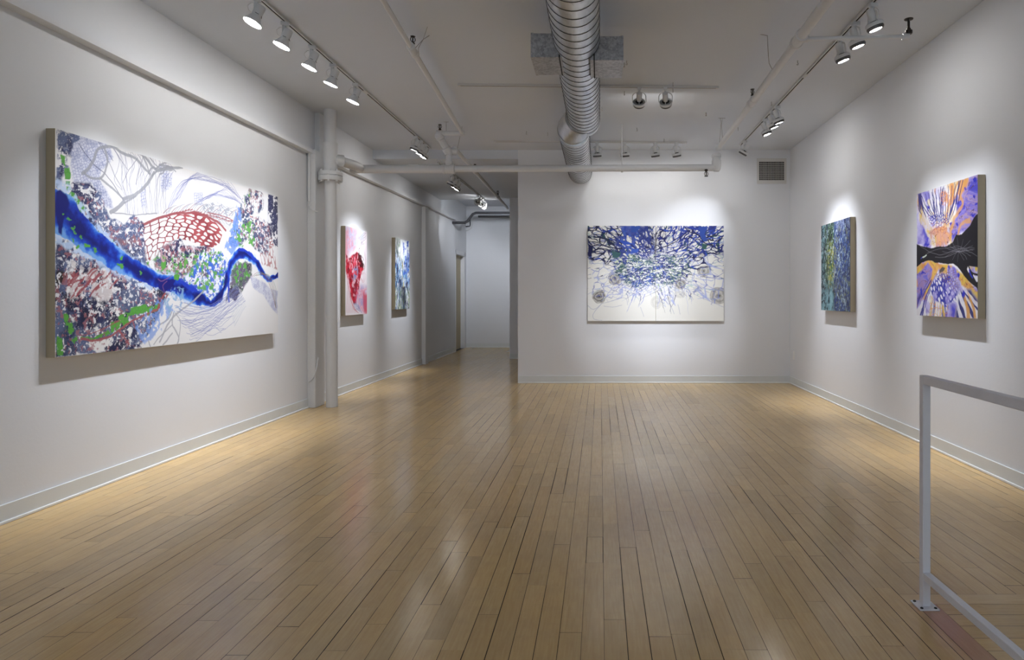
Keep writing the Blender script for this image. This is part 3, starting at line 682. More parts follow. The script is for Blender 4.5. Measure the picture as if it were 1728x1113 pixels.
def art_burst():
    X0, z0 = X0B, H-.352
    A = Art(1.955, 1.366, 240, (222, 221, 215), mk_q_back(970, 360, 5.06, X0, z0)); P = A.poly; rnd = random.Random(7)
    cx, cy = A.q(650, 430)
    body = P([(100,95),(1280,95),(1280,420),(1290,700),(1180,770),(1040,690),(900,640),(820,760),(760,800),(700,690),(590,670),(530,740),(480,700),(400,710),(300,750),(230,760),(130,690),(180,560),(100,350)], .05, 8, .015, 4)
    LAV = (150, 160, 206)
    for k in range(60):
        a = math.pi*(1+k/60) + rnd.uniform(-.05, .05); x0, y0 = 650+rnd.uniform(-350, 350), 560+rnd.uniform(-40, 90)
        L = rnd.uniform(60, 230); x1, y1 = x0+L*1.2*math.cos(a), min(y0-L*math.sin(a), 870)
        A.line([(x0, y0), ((x0+x1)/2+rnd.uniform(-20, 20), (y0+y1)/2), (x1, y1)], [.008, .005, .0015], rnd.choice([LAV, (172, 180, 214), (60, 66, 110), (120, 130, 190)]), .7, .02)
    def stone(x, y, rx, ry, al=1, sd=1, dark=(62, 60, 60)):
        u, v = A.q(x, y); ru, rv = rx/5.06*YB/F, ry/5.06*YB/F
        U, V = A.warp(.016, 11, sd); d = np.hypot((U-u)/ru, (V-v)/rv)
        rings = .5+.5*np.cos(d*15+fbm(A.U*26, A.V*26, sd)*6)
        A.put(ss(1.03-d, 0, .12)*al, A.ramp(rings*.6+fbm(A.U*40, A.V*40, sd)*.7-.1, [(200, 196, 190), (156, 152, 146), (98, 95, 92)]))
        A.put(ss(.16-d, 0, .06)*al, dark)
    ST = ((208,712,58,60,1,1),(345,552,60,62,.9,2),(898,600,48,46,.95,3),(1100,490,55,50,.75,4),(1230,700,80,74,.75,5),(618,570,45,38,.8,6),(700,760,50,60,.25,7),(375,385,42,22,.8,8),(640,400,40,26,.7,9),(900,690,50,35,.3,10),(640,225,42,42,.6,11),(860,440,50,40,.6,12),(1080,345,30,40,.7,13),(1050,640,40,30,.3,14))
    for s_ in ST: stone(*s_)
    COL = [(38, 42, 90), (42, 58, 142), (58, 88, 182), (40, 48, 104), (64, 104, 94), (32, 36, 78)]
    def rnet(m, sr, st, wid, seed, al, cols, warp=.07, varw=.8, c0=(650, 430)):
        cx, cy = A.q(*c0)
        U, V = A.warp(warp, 4.0, seed); ddx, ddy = U-cx, (V-cy)*1.1
        rr = np.hypot(ddx, ddy)+.20; tt = np.arctan2(ddy, ddx)
        f1, f2, idv = vor(np.log(rr)*sr, tt*st, seed, .95)
        w_ = wid*(1-varw+2*varw*fbm(A.U*7, A.V*7, seed+8, 3))
        A.put(m*al*ss(w_-(f2-f1), -.03, .03), A.ramp(ss(fbm(A.U*5, A.V*5, seed+4, 4), .36, .64), cols))
    rnet(body, 4.0, 7, .055, 201, .7, [LAV, (120, 136, 206), (168, 190, 190)])
    rnet(body, 6.5, 5, .05, 207, .7, [(56, 70, 150), LAV, (90, 100, 170)], .12)
    up = P([(100,95),(1280,95),(1280,330),(1150,450),(950,540),(820,600),(640,590),(420,560),(330,470),(100,370)], .05, 8, .03, 5)
    rnet(up, 3.6, 6.5, .13, 202, 1, COL, .10)
    rnet(P([(100,95),(430,95),(480,230),(400,340),(300,440),(100,380)], .04, 8, .02, 6), 6, 9, .12, 203, 1, [(28, 32, 62), (38, 44, 96)], .10)
    rnet(P([(380,95),(640,110),(700,300),(560,440),(380,420),(330,300)], .05, 8, .04, 7), 4, 7, .30, 204, .95, [(36, 52, 136), (58, 90, 184), (40, 56, 130)], .12)
    rnet(P([(640,110),(900,95),(1280,95),(1280,300),(1020,400),(840,520),(700,560),(640,400)], .05, 8, .03, 8), 5.2, 10, .11, 205, 1, [(26, 30, 60), (36, 42, 94), (42, 60, 140)], .10, .8, (700, 330))
    rnet(P([(800,95),(1280,95),(1280,330),(900,300)], .05, 8, .02, 8), 3.2, 9, .13, 208, 1, [(38, 44, 110), (46, 70, 160)], .10, .8, (760, 380))
    # long branching strokes
    NV = (30, 34, 72)
    for pts, wd in (([(680,300),(700,230),(720,170),(750,105)], [.016,.012,.010,.008]), ([(680,310),(640,260),(590,200),(540,150),(500,105)], [.02,.014,.012,.008,.006]), ([(690,310),(800,270),(900,210),(960,150),(1000,105)], [.02,.014,.010,.008,.006]),
                    ([(690,320),(780,330),(900,300),(1010,240),(1100,180),(1270,130)], [.016,.012,.012,.010,.012,.006]), ([(650,330),(560,330),(470,260),(400,250),(330,190),(250,140),(160,110)], [.02,.016,.03,.016,.012,.010,.006]), ([(400,300),(300,290),(200,250),(110,240)], [.022,.012,.012,.008]),
                    ([(690,320),(690,400),(720,470),(700,540),(720,620)], [.02,.018,.014,.012,.006]), ([(800,500),(860,560),(900,520),(960,540)], .010), ([(110,120),(200,200),(290,230),(380,330)], [.01,.014,.016,.02]), ([(120,340),(200,300),(300,310),(380,330)], [.014,.012,.014,.024]),
                    ([(930,110),(990,160),(1060,190),(1110,250),(1200,290),(1270,320)], [.012,.016,.02,.016,.012,.006]), ([(430,560),(520,590),(600,600),(560,640)], .012), ([(600,470),(560,520),(470,560),(420,540)], .014), ([(960,120),(1010,135),(1070,120),(1120,150),(1180,130),(1270,160)], [.01,.016,.05,.02,.012,.008]),
                    ([(1090,230),(1130,200),(1200,190),(1270,200)], [.03,.022,.014,.006]), ([(150,170),(170,130),(210,110)], .01), ([(110,200),(150,180),(230,190),(260,240),(220,270),(150,250)], .009), ([(200,110),(240,170),(220,200)], .009)):
        A.line(pts, wd, rnd.choice([NV, (38, 46, 110), NV]), .97, .016, 14)
    for pts, c_ in (([(1060,110),(1130,110),(1110,180),(1140,240),(1090,235),(1070,180)], (44, 72, 150)), ([(930,108),(1060,125),(1080,150),(1000,140)], (40, 58, 144)), ([(480,105),(560,105),(545,150),(480,165)], (48, 80, 160)),
                    ([(310,320),(400,330),(370,380),(320,370)], (52, 90, 92)), ([(110,250),(150,290),(150,360),(120,370),(110,350)], (30, 34, 84)), ([(350,215),(460,240),(500,265),(430,270)], (46, 78, 176)), ([(480,290),(550,300),(500,360),(470,340)], (50, 84, 176)),
                    ([(545,440),(600,440),(595,510),(560,500)], (46, 76, 160)), ([(1085,255),(1140,265),(1120,300),(1080,295)], (54, 92, 84)), ([(700,200),(740,190),(750,220),(710,235)], (40, 46, 120))):
        A.put(P(pts, .025, 18, .005, 3), c_)
    core = P([(320,400),(500,350),(620,400),(720,330),(860,360),(960,400),(980,500),(820,600),(700,600),(560,640),(440,600),(360,540)], .05, 9, .03, 8)
    scraggle(A, core, 210, .76, ((54, 92, 82), (40, 52, 116), (30, 34, 68), (52, 84, 160)), 24, .9)
    blobs(A, core, 26, .60, (200, 208, 184), 212, .02, .9, .8, 1.8); blobs(A, core, 28, .60, (226, 226, 224), 213, .02, .95, .7, 2)
    rnet(core, 8, 10, .12, 209, .9, [(30, 34, 70), (54, 92, 82), (40, 56, 130)], .06)
    for k in range(260):
        a = rnd.uniform(0, math.pi*2); x = 670+rnd.gauss(0, 330); y = 480+rnd.gauss(0, 110)
        if not (110 < x < 1270) or y > 740 or y < 110: continue
        dx_, dy_ = x-650, (y-400); n_ = math.hypot(dx_, dy_)+1; L = rnd.uniform(12, 46)
        A.line([(x, y), (x+dx_/n_*L, y+dy_/n_*L*.8)], [rnd.uniform(.004, .013), .002], rnd.choice([(36, 40, 84), (42, 58, 146), (56, 96, 82), (28, 32, 62), (150, 160, 210), (232, 232, 228), (168, 198, 146), (30, 34, 72)]), .95, .010, 30, k)
    for x, y, x1, y1 in ((500,690,440,840),(560,690,540,790),(700,660,770,850),(720,680,700,800),(790,700,820,860),(800,640,815,840),(600,690,540,800),(440,690,460,760),(960,660,1000,770),(990,680,970,740),(980,700,1010,740),(860,700,820,800),(530,640,500,760)):
        A.line([(x, y), ((x+x1)/2+8, (y+y1)/2), (x1, y1)], [.010, .006, .001], rnd.choice([(36, 40, 80), (60, 70, 130), (120, 134, 200)]), .95, .015, 20)
    for pts in ([(110,780),(160,820),(230,770)], [(230,770),(160,850),(165,900),(230,912)], [(110,690),(200,650)], [(230,770),(420,720),(450,780)], [(560,800),(590,880)], [(820,780),(850,860)], [(880,780),(900,860)], [(950,660),(1150,750),(1270,800)], [(1030,660),(1100,700),(1150,740),(1240,690)], [(1090,350),(1160,480),(1270,560)], [(400,780),(320,800),(250,790)]):
        A.line(pts, .004, (120, 130, 170), .8, .01)
    for pts, wd in (([(1050,660),(1110,710),(1160,750)], [.01, .04, .004]), ([(1110,610),(1120,710)], [.006, .03]), ([(1040,730),(1120,715)], [.002, .02]), ([(560,690),(500,700),(440,690)], [.004, .012, .003]), ([(1100,370),(1150,440),(1270,480)], [.01, .03, .004]), ([(830,740),(860,790)], [.04, .004])):
        A.line(pts, wd, (160, 170, 214), .8, .012)
    return A, X0, z0

def art_black():
    Y0, z0 = 5.523, H-.1585
    A = Art(.892, 1.024, 360, (222, 218, 220), mk_q_right(1545, 290, 4.455, Y0, z0)); P = A.poly; rnd = random.Random(9)
    BL, PU, OR, YE = (62, 58, 176), (134, 122, 194), (196, 130, 62), (206, 176, 62); LV = (176, 170, 214)
    def streaky(m, sd, fx, fy, cols, al=.95, dist=3):
        q_ = fbm(A.U*4, A.V*4, sd+1)*dist
        A.put(m*al, A.ramp(ss(fbm(A.U*fx+q_, A.V*fy-q_*.6, sd, 5), .28, .72), cols))
    def hair(m, sd, rgb, al=.8, sc=9, th=.012):
        q_ = fbm(A.U*5, A.V*5, sd)*1.6
        A.put(m*al*ss(th-np.abs(fbm(A.U*sc+q_, A.V*sc*1.4+q_, sd+2, 3)-.5), 0, .006), rgb)
    def radiate(m, c0, n, sd, thr, rgb, al=.95, bend=0, tw=0):
        cx, cy = A.q(*c0); t = np.arctan2(A.V-cy, A.U-cx); r = np.hypot(A.U-cx, A.V-cy)
        t = t + bend*r + .10*fbm(A.U*8, A.V*8, sd)
        A.put(m*al*ss(fbm(t*n, r*3+2, sd, 2), thr-.02, thr+.02), rgb)
    # ---- upper field
    top = P([(0,140),(490,-10),(490,290),(410,430),(330,470),(270,550),(200,575),(90,575),(0,540)], .01)
    bowl = P([(15,165),(330,60),(300,240),(260,360),(200,420),(120,360),(50,330),(15,300)], .02, 8, .02, 4)
    streaky(top, 301, 10, 4, [PU, LV, (206, 200, 216), (216, 214, 218), (214, 190, 140)], .9)
    for pts, c_ in (([(15,170),(45,165),(60,300),(110,400),(150,470),(140,540),(90,490),(30,360),(20,300)], YE), ([(100,430),(270,400),(300,450),(240,560),(150,570)], (186, 132, 120)), ([(330,60),(400,40),(420,70),(340,180),(310,150)], OR), ([(180,150),(240,140),(250,210),(200,240)], OR), ([(255,90),(290,90),(290,220),(265,260)], OR), ([(120,480),(150,470),(150,560),(110,560)], YE)):
        streaky(P(pts, .03, 14, .012, int(pts[0][0])), 310+int(pts[0][0]), 14, 6, [c_, (214, 150, 90), c_, (200, 190, 200)], .9)
    right = P([(400,60),(490,20),(490,290),(410,420),(330,460),(280,520),(250,430),(300,330),(300,220),(370,150)], .03, 8, .02, 3)
    streaky(right, 303, 7, 13, [BL, PU, (110, 96, 186), (168, 140, 160), PU, (150, 116, 130)], .97)
    streaky(P([(15,400),(60,420),(110,520),(90,575),(15,540)], .03), 305, 8, 10, [(80, 76, 180), BL, PU, LV], .95)
    streaky(P([(45,140),(100,150),(110,200),(70,215)], .02), 306, 8, 8, [PU, (120, 112, 196)], .9)
    for x, y, w_, h_ in ((450,60,14,26),(440,190,10,22),(430,320,22,14),(370,130,10,10),(310,390,9,18),(265,390,9,16),(460,240,10,12),(100,265,10,18),(85,550,24,10),(340,220,7,16)):
        A.put(P([(x-w_,y-h_*.4),(x,y-h_),(x+w_,y-h_*.2),(x+w_*.5,y+h_),(x-w_*.7,y+h_*.5)], .02, 30, .006, x), (40, 40, 170))
    hair(right, 321, (76, 52, 70)); hair(P([(100,430),(300,400),(300,480),(200,575),(90,570)], .03), 322, (120, 66, 50), .8, 12)
    for pts, w_ in (([(340,190),(350,250),(300,330),(270,420),(250,500)], .03), ([(410,360),(330,420),(300,520)], .03), ([(390,60),(350,120),(330,200)], .04)): A.line(pts, w_, (206, 150, 76), .75, .03, 10)
    radiate(bowl, (200, 560), 26, 331, .68, (34, 34, 112), .95, .5); radiate(bowl, (190, 600), 20, 334, .64, (196, 134, 70), .8, .5)
    for k in range(13):
        t = k/12; x1 = 22+t*300; y1 = 185-t*100; x0 = 150+t*110; y0 = 390-abs(t-.5)*60
        A.line([(x0, y0), (x0+(x1-x0)*.45+(t-.6)*30, y0+(y1-y0)*.4), (x1, y1)], [.004, .010, .007], (34, 36, 110), .95, .008, 14, k)
    for x0, x1 in ((300,330),(320,350),(308,320)): A.line([(x0, 240), ((x0+x1)/2, 150), (x1+6, 62)], .010, (30, 32, 96), .95)
    net(A, P([(90,330),(240,310),(250,380),(170,430),(110,400)], .02), .035, .026, .3, .17, (40, 42, 140), 312, .02, .95)
    net(A, P([(190,150),(270,150),(260,260),(200,260)], .02), .035, .03, .3, .12, (196, 118, 60), 313, .02, .9)
    net(A, P([(110,380),(260,380),(230,470),(130,460)], .02), .03, .03, .3, .13, (170, 92, 66), 314, .02, .8)
    # ---- lower field
    bot = P([(0,700),(90,650),(180,690),(270,700),(360,760),(490,700),(490,1110),(0,1090)], .01)
    streaky(bot, 341, 6, 5, [YE, OR, PU, LV, (214, 212, 216), (214, 212, 216)], .9)
    streaky(P([(15,740),(90,665),(150,690),(170,760),(120,850),(60,920),(15,1000)], .03), 342, 7, 9, [BL, PU, (150, 120, 160), PU, (84, 80, 186)], .97)
    streaky(P([(15,720),(95,655),(180,690),(270,700),(260,730),(180,720),(140,800),(80,920),(40,960),(120,800),(130,730),(90,690),(15,760)], .02), 343, 9, 8, [YE, OR, (214, 170, 70)], .95)
    streaky(P([(240,710),(290,720),(340,800),(330,900),(300,960),(330,1040),(290,1100),(230,1090),(250,980),(270,860),(250,780)], .03), 344, 8, 5, [BL, (70, 70, 190), PU, LV, BL], .95)
    streaky(P([(300,730),(380,780),(420,860),(450,900),(400,900),(340,840)], .03), 345, 9, 9, [YE, OR, (220, 180, 80), PU], .95)
    streaky(P([(400,705),(478,712),(478,780),(430,760)], .02), 346, 9, 9, [YE, PU, LV, YE], .95)
    hair(P([(15,720),(130,690),(150,780),(60,920),(15,960)], .02), 323, (96, 60, 80)); hair(P([(290,720),(400,780),(460,900),(480,1000),(380,900),(320,850)], .02), 324, (110, 66, 60))
    fan1 = P([(15,950),(110,800),(130,850),(120,1000),(100,1110),(15,1090)], .02, 8, .02, 4); radiate(fan1, (190, 700), 24, 351, .56, (38, 40, 130), .95, -.4)
    fan2 = P([(330,900),(410,880),(480,980),(480,1110),(300,1110)], .02, 8, .02, 4); A.put(fan2*.75, (216, 213, 218)); radiate(fan2, (280, 700), 16, 352, .53, (34, 38, 110), .97, -.5); radiate(fan2, (310, 760), 14, 353, .62, (204, 150, 74), .9, .8)
    fan3 = P([(110,930),(250,950),(240,1110),(100,1110)], .02, 8, .02, 4); radiate(fan3, (190, 600), 34, 354, .58, (38, 40, 130), .8); radiate(fan3, (170, 650), 26, 355, .60, YE, .9); net(A, fan3, .06, .05, .2, .09, (206, 140, 70), 356, .03, .8)
    blue = P([(130,810),(200,760),(280,790),(320,860),(300,960),(220,1010),(140,960),(110,870)], .02, 8, .012, 5)
    A.put(blue*.9, (218, 216, 226)); net(A, blue, .034, .060, .55, .36, (40, 44, 150), 331, .025, .98, .9, .4)
    blobs(A, blue, 16, .58, (150, 140, 206), 332, .02, .7)
    net(A, P([(140,760),(290,720),(330,860),(300,900)], .02), .03, .025, .2, .14, (120, 84, 90), 357, .02, .85)
    A.put(P([(180,740),(205,715),(225,720),(215,745),(185,760)], .012, 20, .005), (84, 72, 66))
    for x, y, w_, h_ in ((250,715,10,12),(358,920,10,30),(225,1010,10,12),(325,770,10,20),(45,900,10,30),(60,760,20,9)):
        A.put(P([(x-w_,y-h_*.4),(x,y-h_),(x+w_,y-h_*.2),(x+w_*.5,y+h_),(x-w_*.7,y+h_*.5)], .02, 30, .006, x), (44, 46, 176))
    # ---- black band (measured in its own zoom)
    A.q = mk_q_right(1360, 270, 3.3735, Y0, z0)
    BK = (18, 15, 22)
    band = P([(626,474),(670,492),(715,500),(760,490),(805,490),(835,465),(855,425),(885,425),(905,402),(935,370),(955,330),(996,280),(996,610),(950,606),(925,600),(910,640),(870,615),(840,592),(780,588),(735,585),(700,568),(660,585),(626,614)], .008, 16, .004, 6)
    A.put(band, BK)
    A.line([(880,590),(915,650),(950,690),(995,728)], [.09, .055, .045, .04], BK, 1, .006); A.line([(935,640),(960,680),(980,730)], .03, BK, 1); A.line([(925,600),(945,640),(985,655)], .014, BK)
    A.line([(930,625),(937,650),(948,668)], .014, (44, 52, 180), 1); A.line([(955,655),(965,675),(972,690)], .012, (214, 212, 220), 1)
    A.line([(664,555),(675,550),(686,540)], .012, (190, 200, 186), 1); A.line([(655,562),(658,556)], .010, (60, 70, 180), 1)
    for k in range(16):
        a = k*.42; A.line([(870, 520), (870+40*math.cos(a), 515+22*math.sin(a)), (870+rnd.uniform(70, 105)*math.cos(a), 512+rnd.uniform(55, 80)*math.sin(a))], .0022, (120, 118, 126), .75, .012, 10, k)
    for pts in ([(650,490),(700,520),(760,540),(830,520),(900,500),(960,500)], [(690,530),(760,505),(840,500),(930,520),(975,548)], [(735,555),(800,550),(870,520)], [(830,500),(860,490),(920,510)]):
        A.line(pts, .0024, (130, 128, 134), .7, .008)
    return A, Y0, z0

def art_teal():
    Y0, z0 = 7.91, H-.164
    A = Art(.920, 1.018, 300, (120, 160, 172), mk_q_right(1360, 270, 3.3735, Y0, z0)); P = A.poly; rnd = random.Random(3)
    u = A.U/A.w; v = A.V/A.h; U2, V2 = A.warp(.035, 9, 400); one = np.ones_like(u)
    A.put(one, A.ramp(ss(fbm(U2*26, V2*9, 401, 5), .30, .70), [(24, 40, 52), (58, 98, 112), (120, 158, 164), (74, 112, 120)]))
    A.put(ss(u, .44, .50), A.ramp(ss(fbm(U2*26, V2*10, 402, 5), .30, .70), [(26, 36, 74), (44, 66, 122), (72, 98, 156), (50, 72, 120)]))
    g = ss(u, .10, .2)*(1-ss(u, .42, .48)) + .5*ss(.3-np.abs(u-.25), 0, .2)
    A.put(g*ss(v, .15, .6)*.9, A.ramp(ss(fbm(U2*24, V2*12, 403, 5), .30, .70), [(26, 48, 44), (52, 84, 60), (84, 112, 72), (46, 74, 60)]))
    blobs(A, one, 46, .62, (176, 196, 204), 404, .02, .85, 1.2, .6, .02)
    blobs(A, ss(.5-u, 0, .1), 34, .58, (18, 28, 38), 405, .02, .9, 1.3, .6, .03)
    blobs(A, ss(.26-np.abs(u-.40), 0, .2)*ss(.35-np.abs(v-.52), 0, .2), 50, .57, (150, 150, 70), 406, .02, .9, 1, .8, .02)
    blobs(A, ss(u, .46, .5), 40, .58, (24, 34, 88), 408, .02, .9, 1, .6, .03); blobs(A, ss(u, .46, .5), 48, .62, (120, 128, 96), 411, .02, .8, 1, .7, .03)
    blobs(A, ss(.34-v, 0, .25)*ss(.46-u, 0, .05), 22, .50, (134, 176, 186), 412, .03, .85, 1.6, .4, .03); blobs(A, ss(v, .7, .9)*ss(.22-u, 0, .05), 22, .48, (120, 158, 164), 413, .03, .85, 1.2, .6, .03)
    blobs(A, ss(v, .8, .95)*ss(u, .5, .6), 20, .48, (140, 150, 184), 414, .03, .8, 1.8, .3, .03)
    net(A, ss(.25-u, 0, .1), .05, .09, 0, .12, (16, 26, 36), 409, .05, .9); net(A, ss(u, .45, .55), .04, .07, .1, .09, (24, 34, 76), 410, .05, .8)
    for k in range(50):
        x = rnd.uniform(0, A.w); y = rnd.choice([rnd.uniform(0, .25), rnd.uniform(.8, 1.0)])
        A.line([(x, y), (x+rnd.uniform(-.02, .02), y+.05), (x+rnd.uniform(-.03, .03), y+rnd.uniform(.08, .16))], [.002, .006, .002], rnd.choice([(176, 194, 204), (150, 168, 190), (22, 30, 50), (50, 76, 130)]), .9, .02, 12, k, raw=True)
    A.line([(.43, .36), (.44, .42), (.435, .5)], [.005, .03, .006], (184, 196, 206), .95, .01, raw=True); A.line([(.41, .68), (.405, .74)], [.006, .02], (170, 186, 200), .9, .01, raw=True)
    A.put(ss(.015-np.abs(u-.47), 0, .012)*.6, (56, 62, 70))
    A.put(ss(u, .975, .995)*.85, (20, 22, 40)); A.line([(.92, .86), (.86, .90), (.80, .93)], .02, (24, 34, 90), .9, .01, raw=True)
    A.c *= .82
    return A, Y0, z0

def art_red():
    Y0, z0 = 8.27, H-.241
    A = Art(.765, 1.137, 260, (232, 224, 228), mk_q_left(560, 360, 5.5625, Y0, z0)); P = A.poly; rnd = random.Random(5)
    A.put(P([(128,110),(230,150),(260,240),(220,330),(150,380),(128,400)], .05, 5, .06)*.8, A.ramp(ss(fbm(A.U*6, A.V*6, 501), .3, .7), [(222, 128, 150), (216, 170, 196), (190, 190, 222), (214, 100, 124)]))
    A.put(P([(200,150),(300,160),(300,240),(220,330),(190,260)], .05, 6, .05)*.6, (190, 206, 224))
    A.put(P([(230,670),(330,690),(330,940),(250,900),(240,800)], .05, 5, .06)*.75, A.ramp(ss(fbm(A.U*7, A.V*7, 502), .3, .7), [(206, 190, 224), (212, 110, 140), (226, 160, 180), (150, 130, 190)]))
    A.put(P([(290,740),(335,760),(335,935),(300,930)], .05, 6, .04)*.8, (206, 60, 84))
    red = P([(128,380),(160,420),(200,385),(240,365),(275,420),(300,520),(280,560),(255,640),(240,760),(228,850),(200,845),(175,770),(150,640),(132,560)], .04, 7, .015, 3)
    A.put(red, A.ramp(ss(fbm(A.U*10, A.V*8, 503, 4), .25, .75), [(150, 22, 44), (196, 30, 52), (214, 62, 84), (220, 120, 140)]))
    blobs(A, P([(185,530),(240,500),(250,560),(215,660),(185,620)], .04, 8, .03), 18, .44, (124, 140, 178), 504, .03, .95)
    blobs(A, red, 26, .58, (236, 190, 200), 505, .02, .7, 1, .6); blobs(A, red, 22, .60, (120, 12, 30), 506, .02, .9)
    scraggle(A, P([(240,370),(275,400),(300,470),(300,520),(270,500),(250,440)], .03), 507, .55, ((90, 16, 26), (60, 16, 24)), 26)
    for pts in ([(245,440),(262,400),(255,340),(262,325)], [(215,390),(240,375),(255,395)], [(262,420),(285,410),(300,440)], [(300,470),(305,520)]): A.line(pts, .009, (84, 20, 30), .95, .01)
    for k in range(12): A.line([(320, 170+k*6), (290-k*2, 190+k*10), (250+k*5, 240+k*4)], .0035, (110, 90, 120), .7, .015, 10, k)
    for k in range(7): A.line([(325, 250+k*14), (300+k*3, 330+k*20), (318, 420+k*12), (300, 520+k*6)], .003, (180, 120, 140), .6, .015, 10, k)
    for k in range(14): A.line([(136+k*5, 590+k*22), (150+k*4, 690+k*16), (140+k*8, 800+k*10), (136+k*9, 930)], .0045, (190, 40, 70), .8, .01, 10, k)
    for k in range(3): A.line([(255, 560), (310-k*10, 560+k*8), (315-k*10, 610-k*5), (290, 650-k*10), (270, 600)], .004, (206, 110, 130), .8)
    for k in range(8): A.line([(200+k*3, 840), (215+k*6, 880), (235+k*7, 900+k*5)], .005, (90, 110, 170), .8, .015, 12, k)
    net(A, P([(210,700),(300,680),(300,860),(220,860)], .04, 6, .04), .06, .05, .3, .07, (140, 140, 190), 508, .03, .6)
    net(A, P([(140,160),(230,170),(220,330),(150,330)], .04, 6, .04), .06, .05, .3, .06, (150, 130, 180), 509, .03, .5)
    return A, Y0, z0

def art_streak():
    Y0, z0 = 10.28, H-.206
    A = Art(.775, 1.135, 260, (228, 232, 236), mk_q_left(560, 360, 5.5625, Y0, z0)); P = A.poly; rnd = random.Random(6)
    cx, cy = A.q(668, 640)
    u = A.U/A.w; v = A.V/A.h
    U2, V2 = A.warp(.04, 6, 600); ang = (U2-cx)/(np.abs(V2-cy)*.8+.35)
    A.put(np.ones_like(u)*ss(.86-v, 0, .25), A.ramp(ss(fbm(ang*24, V2*4, 601, 4), .25, .75), [(30, 60, 130), (70, 130, 200), (170, 206, 230), (120, 170, 210)]))
    A.put(ss(.42-v, 0, .2)*.8, A.ramp(ss(fbm(ang*26, V2*3, 602, 4), .25, .75), [(40, 50, 74), (150, 168, 90), (206, 206, 150), (210, 224, 236), (60, 70, 90)]))
    A.put(P([(596,230),(640,235),(650,330),(640,420),(600,380)], .04, 8, .03)*.85, A.ramp(ss(fbm(A.U*30, A.V*4, 603, 3), .3, .7), [(110, 150, 80), (40, 44, 60), (200, 214, 200), (120, 120, 140)]))
    blobs(A, ss(u, .45, .6)*ss(v, .25, .5), 12, .50, (34, 84, 190), 604, .03, .95, 1, .8, .03)
    blobs(A, np.ones_like(u), 26, .58, (240, 243, 245), 605, .02, .95, 1.3, .4, .03); blobs(A, ss(.9-v, 0, .2), 24, .60, (24, 36, 84), 606, .02, .95, 1.3, .4, .03)
    A.put(P([(652,420),(668,430),(676,560),(684,680),(668,700),(658,600)], .05, 16, .02)*.75*ss(fbm(A.U*30, A.V*10, 607, 4), .42, .52), (206, 190, 90))
    A.put(P([(650,690),(690,680),(690,900),(668,900)], .03, 10, .012)*.9, (28, 34, 62))
    for k in range(110):
        t = rnd.uniform(-1, 1); s_ = rnd.choice([-1, 1]); r0 = rnd.uniform(.08, .45); L = rnd.uniform(.06, .16)
        x0 = cx+t*(.12+r0*.75); y0 = cy+s_*r0; x1 = x0+t*L*.6; y1 = y0+s_*L
        A.line([(x0, y0), ((x0+x1)/2+.004, (y0+y1)/2), (x1, y1)], [.003, .011, .003], rnd.choice([(240, 243, 245), (40, 100, 196), (20, 40, 110), (170, 186, 90), (112, 150, 80), (90, 160, 214)]), .95, .01, 14, k, raw=True)
    return A, Y0, z0
ART_DEPTH = .055
def hang(name, label, O, du, w_, h_, inward, art, seams=(), group=None):
    """O: bottom corner (viewer's left) of the painted front; inward: unit vector from wall into the room"""
    O = Vector(O); du = Vector(du); inn = Vector(inward)
    e = empty(name, label, 'painting', O)
    us = [0] + list(seams) + [w_]
    loc = Vector((0, 0, 0))
    for i in range(len(us)-1):
        g = .0012
        a = loc + du*(us[i]+(g if i else 0)) - inn*ART_DEPTH; b = loc + du*(us[i+1]-(g if i < len(us)-2 else 0)) - inn*.0006 + Vector((0, 0, h_))
        p = MB().box(a, b).build('wooden_panel', M['tan'], e)
        paint_face(art, 'painted_face', us[i]+(g if i else 0), us[i+1]-(g if i < len(us)-2 else 0), loc, du, inn, p)
    return e
XLF, XRF = XL + .0560, XR - .0590
def q_left(px, py, xo, yo, sc, Y0, z0):
    def f(x, y):
        X, Yp = x/sc + xo, y/sc + yo
        Y = -XLF*F/(VX-X)
        return Y - Y0, H-(Yp-VY)*Y/F - z0
    return f
def mk_q_left(xo, yo, sc, Y0, z0): return q_left(0, 0, xo, yo, sc, Y0, z0)
def mk_q_right(xo, yo, sc, Y0, z0):
    def f(x, y):
        X, Yp = x/sc + xo, y/sc + yo; Y = XRF*F/(X-VX)
        return Y0 - Y, H-(Yp-VY)*Y/F - z0
    return f
def mk_q_back(xo, yo, sc, X0, z0):
    Y = YB-.056
    def f(x, y):
        X, Yp = x/sc + xo, y/sc + yo
        return (X-VX)*Y/F - X0, H-(Yp-VY)*Y/F - z0
    return f
X0B = (991.7-VX)*(YB-.056)/F
A_, y_, z_ = art_river()
hang('painting', 'very long three-panel painting of a blue river over red net and slate shapes', (XLF, y_, z_), (0, 1, 0), A_.w, A_.h, (1, 0, 0), A_, (A_.w/3, A_.w*2/3))
A_, x_, z_ = art_burst()
hang('painting', 'wide two-panel painting of dark blue branching strokes on the back wall', (x_, YB-.056, z_), (1, 0, 0), A_.w, A_.h, (0, -1, 0), A_, (A_.w/2,))
A_, y_, z_ = art_black()
hang('painting', 'purple and orange painting split by a black band, on the right wall', (XRF, y_, z_), (0, -1, 0), A_.w, A_.h, (-1, 0, 0), A_)
A_, y_, z_ = art_teal()
hang('painting', 'dark green and blue streaked painting on the right wall near the corner', (XRF, y_, z_), (0, -1, 0), A_.w, A_.h, (-1, 0, 0), A_)
A_, y_, z_ = art_red()
hang('painting', 'narrow-looking red and pink painting just beyond the pipe column', (XLF, y_, z_), (0, 1, 0), A_.w, A_.h, (1, 0, 0), A_)
A_, y_, z_ = art_streak()
hang('painting', 'blue and yellow-green streaked painting, farthest along the left wall', (XLF, y_, z_), (0, 1, 0), A_.w, A_.h, (1, 0, 0), A_)

